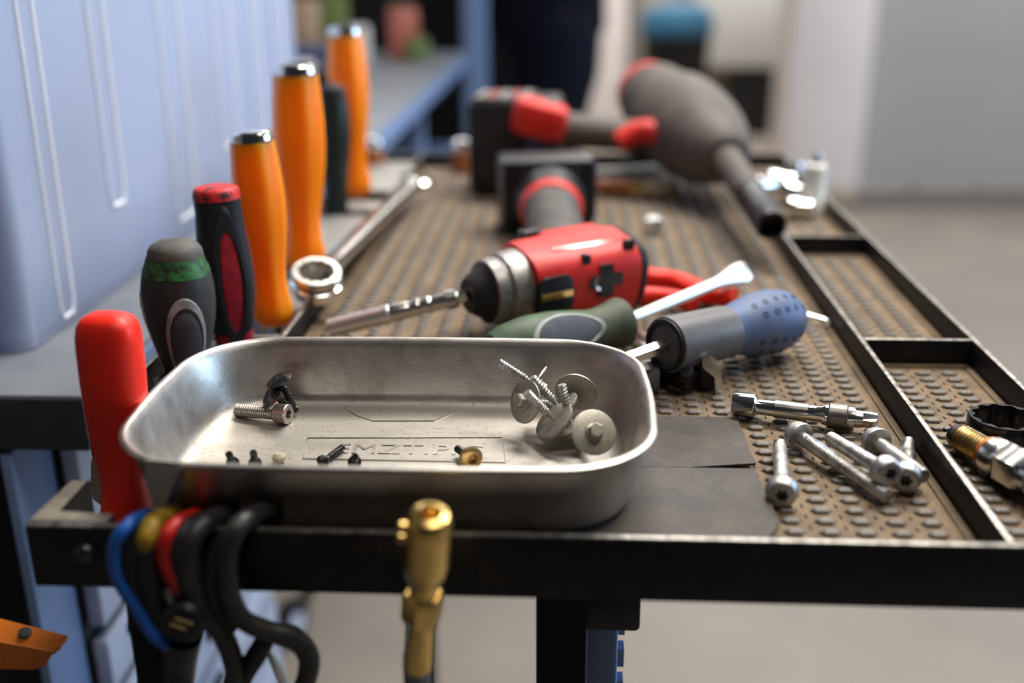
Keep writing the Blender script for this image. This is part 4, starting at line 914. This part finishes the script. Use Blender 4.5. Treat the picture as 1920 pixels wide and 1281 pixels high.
# ------------------------------------------------------------------ brass air fitting hanging in front of the rail
t = thing('air_fitting', 'brass air line fitting with braided hose hanging at the front rail', 'air fitting', (-0.052, 0.346, -0.03))
a0 = Vector((-0.0504,0.338,0.0375)); a1 = Vector((-0.0613,0.3555,-0.0472)); D = a1 - a0; L_ = D.length; FM = fr(a0, Vector((-0.03, -0.22, -1)) * 0 + D, (0, 1, 0)); f = lambda s: s * L_
tilt = Matrix.Rotation(0.0, 4, 'X')
MB().lathe([(f(.04), .0028), (f(-.02), .0030), (f(-.045), .0044), (f(-.035), .0068), (f(.0), .0084), (f(.03), .0086), (f(.25), .0084), (f(.30), .0078), (f(.34), .0058), (f(.40), .0056), (f(.42), .0062)], FM, 32).build('connector_head', M['brass'], t)
MB().lathe([(f(.03), .0027), (f(.035), .0001)], FM, 16).build('bore', M['chrome'], t) if False else None
MB().lathe([(f(.41), .0060, k_hex), (f(.43), .0070, k_hex), (f(.56), .0070, k_hex), (f(.58), .0062, k_hex)], FM @ RZ(.2), 24).build('hex_nut', M['brass'], t)
MB().lathe([(f(.58), .0060), (f(.60), .0056), (f(.78), .0056), (f(.80), .0060), (f(.88), .0060), (f(.885), .0052)], FM, 28).build('ferrule', M['brass'], t)
MB().lathe([(f(.30) , .0012), (f(.31), .0012)], FM, 8).build('retaining_pin', M['brass'], t) if False else None
for dz_ in (.02, .09): MB().lathe([(0, .0018), (.003, .0018), (.0038, .001)], fr(FM @ Vector((0, 0, f(dz_))) + Vector((-.0075, -.002, 0)), (-1, -.3, .2)), 12).build('lock_ball', M['brass'], t)
hp = a0 + D * .88; 
b = MB(); kp = [(i * 0.0016, .0058, k_knurl(32, i, 0.06)) for i in range(0, 110)]
b.lathe(kp, fr(hp, Vector((-0.02, 0.02, -1)), (0, 1, 0)), 32); b.build('braided_hose', M['braid'], t)

# ------------------------------------------------------------------ pliers hung over the front rail
def hung(label, mat, pts, r, inner=None, inner_r=0, inner_mat=None, extra=None):
    t = thing('hung_pliers', label, 'pliers', (pts[0][0], pts[0][1], pts[0][2]), group='insulated pliers hung over the front rail')
    MB().tube(pts, r, 14, 5).build('handle', mat, t)
    if inner: MB().tube(inner, inner_r, 14, 5).build('inner_grip', inner_mat or M['rubber'], t)
    if extra: extra(t)
    return t
def head1(t):
    c = Vector((-0.152,0.354,-0.0183))
    MB().lathe([(-.005, .006), (-.004, .0085), (.003, .0088), (.005, .007), (.0055, .003)], fr(c, (0.05, -1, 0.1)), 28).build('pivot_boss', M['battery'], t)
    for k, (px, py) in enumerate(((0, 0.002), (-0.0015, -0.0012))):
        MB().box((px, py, 0.0056), (0.0075 - k * .001, 0.0009, 0.0004), fr(c, (0.05, -1, 0.1)) @ RZ(-0.35), bev=0.0001).build('gold_print', M['gold_print'], t)
    MB().tube([(-0.1566,0.36,-0.0302), (-0.1619,0.365,-0.0471), (-0.1667,0.37,-0.0674)], [.008, .007, .006], 12, 4).build('jaw', M['battery'], t)
hung('pliers with bright blue handle hung leftmost on the front rail', M['blue_hose'],
     [(-0.1633,0.392,0.0089), (-0.1691,0.384,0.0122), (-0.1722,0.372,0.0174), (-0.173,0.3575,0.0203), (-0.1775,0.3545,0.0124), (-0.1774,0.354,-0.0005), (-0.1715,0.354,-0.0144), (-0.166,0.355,-0.0283), (-0.1596,0.357,-0.0331), (-0.153,0.36,-0.0322)], [.0022, .0026, .0028, .0028, .0028, .0028, .0028, .0028, .0028, .0026],
     [(-0.1629,0.361,0.0197), (-0.1668,0.3575,0.0157), (-0.1721,0.357,0.0062), (-0.1724,0.3575,-0.0063), (-0.1671,0.358,-0.0228), (-0.1611,0.361,-0.0376), (-0.163,0.364,-0.0545), (-0.1687,0.366,-0.0671)], [.003, .0042, .0046, .0044, .0044, .0046, .0044, .004], M['rubber'])
hung('pliers with worn yellow and black handle second on the front rail', M['yellow'],
     [(-0.157,0.392,0.0096), (-0.1622,0.381,0.014), (-0.1645,0.366,0.0185), (-0.1648,0.3575,0.0176), (-0.1654,0.356,0.0118)], [.0030, .0040, .0044, .0042, .0036],
     [(-0.1653,0.3565,0.0127), (-0.1657,0.356,-0.0003), (-0.1644,0.358,-0.0189), (-0.162,0.362,-0.0423), (-0.1626,0.366,-0.0641)], [.0040, .0046, .0048, .0046, .004], M['rubber'])
hung('pliers with red and black handle and gold print on the pivot', M['red_ins'],
     [(-0.1459,0.392,0.0098), (-0.1514,0.381,0.0143), (-0.1537,0.364,0.0199), (-0.1563,0.3555,0.0183), (-0.1577,0.354,0.0097), (-0.1557,0.355,-0.0006), (-0.1534,0.357,-0.0116)], [.0024, .003, .0032, .0032, .003, .003, .0028],
     [(-0.1476,0.379,0.014), (-0.1493,0.363,0.0177), (-0.1522,0.3575,0.0125), (-0.1538,0.3575,-0.0009), (-0.1527,0.358,-0.016)], [.003, .0046, .005, .0048, .0044], M['rubber'], head1)
hung('pliers with dull dark grey handle fourth on the front rail', M['grey_ins'],
     [(-0.1328,0.394,0.0093), (-0.1398,0.381,0.0146), (-0.1448,0.364,0.0184), (-0.1482,0.3565,0.0132), (-0.1488,0.356,0.0002), (-0.1466,0.357,-0.0152), (-0.14,0.36,-0.031), (-0.1388,0.364,-0.0509), (-0.1444,0.366,-0.0662)], [.0034, .0044, .0048, .0046, .0044, .0044, .0044, .0042, .004],
     [(-0.1284,0.373,0.0161), (-0.1332,0.36,0.0151), (-0.1405,0.359,0.0034), (-0.1423,0.3595,-0.0117), (-0.1382,0.362,-0.0285)], [.003, .0044, .0046, .0044, .004], M['rubber'])
hung('pliers with thick pale worn grey handle rightmost on the front rail', M['grey_ins'],
     [(-0.1172,0.392,0.0031), (-0.1169,0.39,0.0093), (-0.1202,0.383,0.0154), (-0.125,0.369,0.0209), (-0.129,0.3565,0.0208), (-0.133,0.355,0.0097), (-0.1336,0.355,-0.0048), (-0.1306,0.356,-0.0185), (-0.1217,0.359,-0.0266), (-0.1124,0.362,-0.0315), (-0.1073,0.365,-0.0421), (-0.1095,0.368,-0.0557), (-0.1155,0.37,-0.0683)], [.0034, .0038, .0040, .0042, .0042, .0042, .0040, .0042, .0044, .0046, .0046, .0044, .004],
     [(-0.1237,0.364,-0.0333), (-0.1297,0.366,-0.0441), (-0.1371,0.368,-0.0566), (-0.1427,0.37,-0.0721)], [.004, .0044, .0044, .004], M['rubber'])
t = thing('long_nose_jaw', 'bright steel plier blade hanging below the grey handle', 'blade', tuple((-0.1238,0.374,-0.0553)))
MB().tube([(-0.1281,0.376,-0.0461), (-0.1244,0.376,-0.0568), (-0.1199,0.378,-0.0749)], [.0016, .0024, .0030], 8, 3).build('steel_blade', M['white_steel'], t)
MB().tube([(-0.1473,0.377,-0.0143), (-0.1473,0.377,-0.0313), (-0.1457,0.378,-0.059)], [.0014, .0014, .0014], 8, 3).build('steel_rod', M['red_ins'], t)

# orange bracket at the lower left
t = thing('orange_bracket', 'orange painted steel bracket with a hole at the lower left', 'bracket', tuple((-0.2507,0.4,-0.0645)))
o0 = [(-0.2734,0.4,-0.0508), (-0.2588,0.4,-0.0532), (-0.2284,0.4,-0.0615), (-0.2284,0.392,-0.0615), (-0.2307,0.39,-0.0629), (-0.2545,0.39,-0.0583), (-0.2688,0.39,-0.0556)]
b = MB(); vplate(b, o0, (0, 0.0, -0.0016)); b.build('top_flange', M['orange_steel'], t)
b = MB(); vplate(b, [(-0.2685,0.3895,-0.0556), (-0.2542,0.3895,-0.0582), (-0.2304,0.3895,-0.0628), (-0.2356,0.3895,-0.0707), (-0.2419,0.3895,-0.0727), (-0.2568,0.3895,-0.0729), (-0.2716,0.3895,-0.072)], (0.0, 0.0018, 0)); b.build('front_flange', M['orange_steel'], t)
MB().lathe([(-0.0004, .0030), (.0012, .0030), (.0013, .0025)], fr((-0.2455, 0.3953, -0.0578), (0.2564, -0.1969, 0.9463)), 20).build('bolt_hole', M['dark_gap'], t)

# ------------------------------------------------------------------ workbench on the left with drawers and storage box
BZ = -0.011
be = thing('workbench', 'long blue grey steel workbench on the left with grey top', 'workbench', (-0.62, 1.7, -A))
b = MB(); b.box((-0.615, 1.715, BZ - 0.0185), (0.66, 2.31, 0.037), bev=0.003)
b.bm.normal_update()
for f_ in b.bm.faces:
    if f_.calc_center_median().z < BZ - 0.004 and f_.normal.y < -0.5: f_.material_index = 1
b.build('bench_top', [M['bench_top'], M['bench_edge']], be)
MB().box((-0.2835, 1.72, BZ - 0.0205), (0.003, 2.29, 0.032), bev=0.0005).build('edge_strip', M['bench_blue'], be)
MB().box((-0.340, 0.585, -A / 2 - 0.026), (0.007, 0.048, A - 0.05), bev=0.0015).build('leg', M['bench_blue'], be)
for px_, py_ in ((-0.91, 0.575), (-0.262 - .06, 2.2), (-0.91, 2.8)):
    MB().box((px_, py_, -A / 2 - 0.026), (0.026, 0.026, A - 0.05), bev=0.0015).build('leg', M['bench_blue'], be)
MB().box((-0.265, 2.93, 0.30), (0.062, 0.05, 2.38), bev=0.004).build('upright_post', M['bench_blue'], be)
MB().box((-0.62, 2.85, -0.30), (0.62, 0.02, 0.10)).build('cross_bar', M['bench_blue'], be)
# two drawer cabinets under the bench, fronts towards the trolley
dc = thing('drawer_cabinet', 'pale blue grey drawer cabinet under the bench behind the trolley corner', 'cabinet', (-0.58, 0.92, -A))
DX, dy0, dy1 = -0.326, 0.614, 1.00
MB().box((DX - 0.262, (dy0 + dy1) / 2, (-A - 0.055) / 2 - 0.002), (0.50, dy1 - dy0, A - 0.075), bev=0.002).build('cabinet_body', M['dark_gap'], dc)
zt = -0.062; hgt = 0.042
for k in range(16):
    z1 = zt - k * (hgt + 0.012); z0 = z1 - hgt
    if z0 < -A + 0.05: break
    o = MB().box((DX - 0.004, (dy0 + dy1) / 2, (z0 + z1) / 2), (0.012, dy1 - dy0 - 0.006, hgt), bev=0.002).build('drawer', M['drawer'], dc)
    for yy in (0.66, 0.80):
        MB().box((DX + 0.0045, yy, z1 - 0.012), (0.007, 0.022, 0.008), bev=0.001).build('drawer_pull', M['bench_edge'], o)
t = thing('castor_wheel', 'black castor wheel with grey hub on the floor beyond the drawers', 'castor', (-0.4904,1.5717,-0.9))
cw = Vector((-0.4827,1.5543,-0.86)); cm = fr(cw, (1, -.35, 0))
MB().lathe([(-.014, .020), (-.014, .036), (-.010, .040), (.010, .040), (.014, .036), (.014, .020)], cm, 28).build('tyre', M['rubber'], t)
MB().lathe([(-.016, .012), (-.015, .020), (.015, .020), (.016, .012)], cm, 20).build('hub', M['drawer'], t)
MB().box((0, 0.030, 0.0), (0.030, 0.07, 0.046), cm @ Matrix.Translation((0, 0.02, 0)) , bev=0.004).build('fork', M['dark_metal'], t) if False else None
MB().tube([cw + Vector((0, 0, 0.0)), cw + Vector((0.03, 0.02, 0.05)), cw + Vector((0.03, 0.02, 0.09))], [.008, .012, .014], 12, 3).build('fork', M['dark_metal'], t)
# translucent box
bxx = thing('storage_box', 'large translucent blue white plastic storage box with ribs on the bench', 'box', (-0.60, 1.0, BZ))
def bl(inset, z): return [(x, y, z) for x, y in rrect(0.52 - 2 * inset, 0.742 - 2 * inset, 0.012, 5, -0.605, 0.995)]
z0_ = BZ + 0.0003
MB().rings([bl(0.005, z0_), bl(0.0035, z0_ + .002), bl(0.003, z0_ + 0.06), bl(0.0, z0_ + .33), bl(-0.008, z0_ + .333), bl(-0.008, z0_ + .343), bl(0.002, z0_ + .343), bl(0.0025, z0_ + .33), bl(0.0060, z0_ + .06), bl(0.0070, z0_ + .006)], True, True).build('box_shell', M['pp'], bxx)
def face_x(z): return -0.345 - (0.003 - 0.003 * (z - BZ - 0.06) / 0.27) if z > BZ + .06 else -0.348 - 0.001 * (BZ + .06 - z) / .06
def rib(ya, yb, zb, name='raised_rib'):
    pts = [(face_x(BZ + .325), ya, BZ + .325), (face_x(zb + .01), ya + .001, zb + .01), (face_x(zb), ya + .004, zb), (face_x(zb), yb - .004, zb), (face_x(zb + .01), yb - .001, zb + .01), (face_x(BZ + .325), yb, BZ + .325)]
    MB().tube(pts, 0.0016, 8, 1).build(name, M['pp_rib'], bxx)
for ya, yb, zb in ((0.672, 0.694, BZ + 0.008), (0.772, 0.800, 0.052), (0.905, 0.955, BZ + .02), (1.045, 1.10, 0.05), (1.17, 1.20, BZ + .02), (1.26, 1.30, 0.05)): rib(ya, yb, zb)
b = MB(); b.box((-0.61, 1.005, BZ + .348), (0.54, 0.73, 0.012), bev=0.004); b.build('lid', M['pp'], bxx)
t = thing('tool_case', 'dark case seen faintly inside the translucent storage box', 'case', (-0.60, 0.80, BZ + 0.008))
MB().box((-0.53, 0.75, BZ + 0.066), (0.31, 0.17, 0.11), bev=0.012).build('case_body', M['navy_plastic'], t)
MB().box((-0.42, 0.6625, BZ + 0.05), (0.05, 0.006, 0.03), bev=0.002).build('case_latch', M['tan'], t)
t = thing('cardboard_carton', 'pale carton seen faintly inside the far half of the storage box', 'carton', (-0.60, 1.15, BZ + 0.008))
MB().box((-0.58, 1.12, BZ + 0.10), (0.34, 0.32, 0.18), bev=0.003).build('carton_body', M['cloth_white'], t)
MB().box((-0.58, 1.12, BZ + 0.191), (0.34, 0.05, 0.001)).build('carton_tape', M['tan'], t)

# things at the far end of the bench
def blob_box(name, label, cat, p, sz, mat, lid=None, rot=0.0):
    t = thing(name, label, cat, (p[0], p[1], BZ))
    MB().box((0, 0, sz[2] / 2 + 0.0006), sz, T3((p[0], p[1], BZ)) @ RZ(rot), bev=min(sz) * .12).build('body', mat, t)
    MB().box((0, 0, sz[2] + 0.0012), (sz[0] * .9, sz[1] * .9, 0.003), T3((p[0], p[1], BZ)) @ RZ(rot), bev=0.001).build('cover', lid or mat, t)
blob_box('paper_roll_box', 'white paper box beside the storage box far down the bench', 'box', (-0.505, 1.98, 0), (0.06, 0.07, 0.055), M['cloth_white'], rot=.4)
blob_box('dark_case', 'dark blue tool case lying far down the bench', 'case', (-0.555, 2.34, 0), (0.16, 0.16, 0.06), M['navy_plastic'], M['bench_edge'], .3)
blob_box('black_case', 'black tool case behind the farthest orange handle', 'case', (-0.44, 1.92, 0), (0.07, 0.10, 0.05), M['black_cab'], M['bin'], -.2)
blob_box('tan_carton', 'tan cardboard carton at the back of the bench', 'carton', (-0.66, 2.62, 0), (0.10, 0.14, 0.14), M['tan'])
blob_box('green_packet', 'pale green packet standing at the back of the bench', 'packet', (-0.58, 2.66, 0), (0.06, 0.05, 0.15), M['moss'], M['moss'])
blob_box('white_carton', 'small whitish carton in the middle of the bench clutter', 'carton', (-0.50, 2.52, 0), (0.05, 0.05, 0.085), M['cloth_white'])
blob_box('red_packet', 'reddish packet at the back end of the bench near the post', 'packet', (-0.415, 2.66, 0), (0.07, 0.06, 0.12), M['pink'], M['tan'], .2)
blob_box('green_spool', 'dark green box at the bench end next to the black cabinet', 'box', (-0.375, 2.62, 0), (0.05, 0.05, 0.05), M['moss'])

# ------------------------------------------------------------------ background
for px_, lb_ in (((1.5693,4.985,-0.8058), 'pale disc for a blurred highlight low on the grey panel nearer the white column'), ((1.8678,4.985,-0.8147), 'pale disc for a blurred highlight low on the grey panel further from the white column')):
    t = thing('highlight_disc', lb_, 'plug', px_)  # added disc standing in for an out-of-focus highlight
    MB().lathe([(0, .022), (.006, .022), (.012, .017), (.014, .006)], fr(px_, (0, -1, 0)), 20).build('highlight_disc_cap', M['chrome_dull'], t)
t = thing('tall_cabinet', 'tall black steel cabinet at the end of the bench', 'cabinet', (-0.55, 4.2, -A))
MB().box((-0.62, 4.25, 0.12), (1.30, 0.5, 2.0), bev=0.01).build('cabinet_body', M['black_cab'], t)
for x_ in (-0.94, -0.30):
    o = MB().box((x_, 3.992, 0.12), (0.62, 0.012, 1.92), bev=0.003).build('cabinet_door', M['black_cab'], t)
    MB().box((x_ + (0.26 if x_ < -.6 else -.26), 3.981, 0.15), (0.015, 0.012, 0.14), bev=0.003).build('door_handle', M['dark_metal'], o)
# wall basin with white cabinet opening
t = thing('wall_basin', 'white ceramic basin box hung on the back wall', 'sink', (1.05, 7.2, -0.4))
BX0, BX1 = 0.74, 1.52
b = MB(); b.box(((BX0 + BX1) / 2, 7.24, -0.03), (BX1 - BX0, 0.5, 0.88), bev=0.05); b.build('basin', M['sink'], t)
MB().tube([(1.08, 7.44, 0.40), (1.08, 7.40, 0.55), (1.08, 7.28, 0.60), (1.08, 7.24, 0.55)], 0.014, 10).build('tap', M['chrome'], t)

t = thing('basin_shade_block', 'dark low cupboard under the white basin', 'hollow', (1.2, 7.3, -A))  # dark block stands in for the shaded opening below the basin
MB().box((1.18, 7.18, -0.69), (0.34, 0.24, 0.42), bev=0.01).build('shade_block_body', M['black_cab'], t)
MB().box((1.18, 7.055, -0.69), (0.31, 0.01, 0.38), bev=0.003).build('shade_block_front', M['bin'], t)
t = thing('waste_bin', 'black waste bin with blue lid by the beige wall', 'bin', (0.55, 5.9, -A))
MB().lathe([(0.0, .14), (.01, .15), (.60, .175), (.72, .18)], T3((0.535, 5.9, -A)), 28).build('bin_body', M['bin'], t)
MB().lathe([(.72, .188), (.74, .195), (.80, .19), (.86, .15), (.88, .05)], T3((0.535, 5.9, -A)), 28).build('bin_lid', M['lid_blue'], t)

# ------------------------------------------------------------------ person in navy work clothes, side on at the bench
pe = thing('person', 'person in navy work clothes standing side on beyond the bench', 'person', (-0.07, 3.25, -A))
def skin(name, nodes, edges, mat, sub=2, root=0):
    me = bpy.data.meshes.new(name); off = Vector(wl(pe))
    me.from_pydata([Vector(n[0]) - off for n in nodes], edges, [])
    o = bpy.data.objects.new(name, me); C.objects.link(o); o.parent = pe
    mod = o.modifiers.new('skin', 'SKIN'); mod.use_smooth_shade = True
    for i, n in enumerate(nodes):
        sv = me.skin_vertices[0].data[i]; sv.radius = n[1]; sv.use_root = (i == root)
    s_ = o.modifiers.new('subd', 'SUBSURF'); s_.levels = sub; s_.render_levels = sub
    me.materials.append(mat); return o
F = -A; px0, py0 = -0.085, 3.25
def pt(x, y, z): return (px0 + x, py0 + y, F + z)   # x: forward is negative
N_, E_ = [], []
def nd(x, y, z, r): N_.append((pt(x, y, z), (r[0], r[1]) if isinstance(r, tuple) else (r, r))); return len(N_) - 1
def chain(i, lst):
    for a in lst: j = nd(*a); E_.append((i, j)); i = j
    return i
pel = nd(0.01, 0, 0.92, (.125, .155))
wst = chain(pel, [(-0.005, 0, 1.08, (.11, .145)), (-0.02, 0, 1.26, (.12, .165)), (-0.02, 0, 1.40, (.10, .16))])
nk = chain(wst, [(-0.03, 0, 1.50, .06), (-0.045, 0, 1.56, .055)])
hd = chain(nk, [(-0.06, 0, 1.64, (.085, .075)), (-0.06, 0, 1.72, (.09, .078)), (-0.055, 0, 1.77, (.06, .055))])
for sg in (-1, 1):
    hip = chain(pel, [(0.01, sg * .09, 0.84, .092), (-0.005, sg * .10, 0.50, .06), (0.005, sg * .10, 0.44, .056), (0.03, sg * .10, 0.30, .055), (0.03, sg * .10, 0.09, .040)])
    chain(hip, [(0.0, sg * .10, 0.045, .04), (-0.13, sg * .11, 0.035, .03)])
    el = chain(wst, [(-0.02, sg * .20, 1.40, .06), (-0.04, sg * .235, 1.14, .042), (-0.18, sg * .20, 1.28, .034), (-0.22, sg * .19, 1.34, .026)])
    pm = chain(el, [(-0.245, sg * .185, 1.375, (.018, .030)), (-0.265, sg * .185, 1.41, (.014, .028))])
    for k, (dy, ln) in enumerate(((-.028, .06), (-.009, .072), (.010, .068), (.028, .052))):
        chain(pm, [(-0.270, sg * .185 + dy, 1.425, .0095), (-0.285, sg * .185 + dy, 1.425 + ln * .5, .0088), (-0.310, sg * .185 + dy, 1.425 + ln * .85, .0078)])
    chain(el, [(-0.240, sg * .185 - .035 * sg, 1.375, .011), (-0.255, sg * .185 - .055 * sg, 1.395, .0095), (-0.272, sg * .185 - .058 * sg, 1.415, .0085)])
body = skin('body', N_, E_, M['skin'], 2, 0)
# face features
hc_ = Vector(pt(-0.06, 0, 1.69))
MB().tube([hc_ + Vector((-.085, 0, .02)), hc_ + Vector((-.105, 0, -.012)), hc_ + Vector((-.088, 0, -.02))], [.008, .014, .008], 10, 3).build('nose', M['skin'], pe)
for sg in (-1, 1):
    MB().lathe([(-.008, .004), (0, .012), (.006, .009), (.008, .002)], fr(hc_ + Vector((-.078, sg * .032, .02)), (-1, sg * .3, 0)), 14).build('eye', M['cloth_white'], pe)
    MB().lathe([(-.004, .012), (.004, .026), (.010, .022), (.012, .008)], fr(hc_ + Vector((0.01, sg * .074, .0)), (0.2, sg, 0)), 14).build('ear', M['skin'], pe)
MB().tube([hc_ + Vector((-.072, -.022, -.046)), hc_ + Vector((-.084, 0, -.048)), hc_ + Vector((-.072, .022, -.046))], [.004, .007, .004], 8, 3).build('mouth', M['pink'], pe)
MB().lathe([(-.02, .096), (.02, .104), (.06, .095), (.095, .06), (.108, .01)], T3(hc_ + Vector((.014, 0, .01))) @ Matrix.Rotation(0.25, 4, 'Y'), 24).build('hair', M['hair'], pe)
# trousers and jacket
N_, E_ = [], []
pel = nd(0.03, 0, 0.92, (.155, .18)); chain(pel, [(0.015, 0, 1.03, (.14, .17))])
for sg in (-1, 1): chain(pel, [(0.035, sg * .085, 0.80, .125), (0.0, sg * .10, 0.52, .088), (0.01, sg * .10, 0.40, .078), (0.03, sg * .10, 0.12, .072)])
skin('trousers', N_, E_, M['navy'], 2, 0)
N_, E_ = [], []
ch = nd(-0.02, 0, 1.26, (.155, .20)); chain(ch, [(0.0, 0, 1.06, (.150, .185)), (0.0, 0, 0.94, (.160, .19)), (0.0, 0, 0.88, (.165, .195))])
sh = chain(ch, [(-0.02, 0, 1.40, (.125, .185)), (-0.03, 0, 1.47, (.08, .09))])
for sg in (-1, 1): chain(4, [(-0.02, sg * .21, 1.38, .082), (-0.04, sg * .24, 1.13, .064), (-0.18, sg * .205, 1.28, .052), (-0.225, sg * .19, 1.345, .046)])
skin('jacket', N_, E_, M['navy'], 2, 0)
for sg in (-1, 1):
    b = MB(); b.lathe([(0, .05), (.02, .055), (.06, .048), (.09, .035)], T3(pt(0.02, sg * .10, 0.0)) @ Matrix.Diagonal((1, .85, 1, 1)), 20)
    b.lathe([(0, .046), (.02, .05), (.05, .040), (.065, .015)], T3(pt(-0.09, sg * .105, 0.0)) @ Matrix.Diagonal((1.9, .85, 1, 1)), 20); b.build('shoe', M['black_cab'], pe)
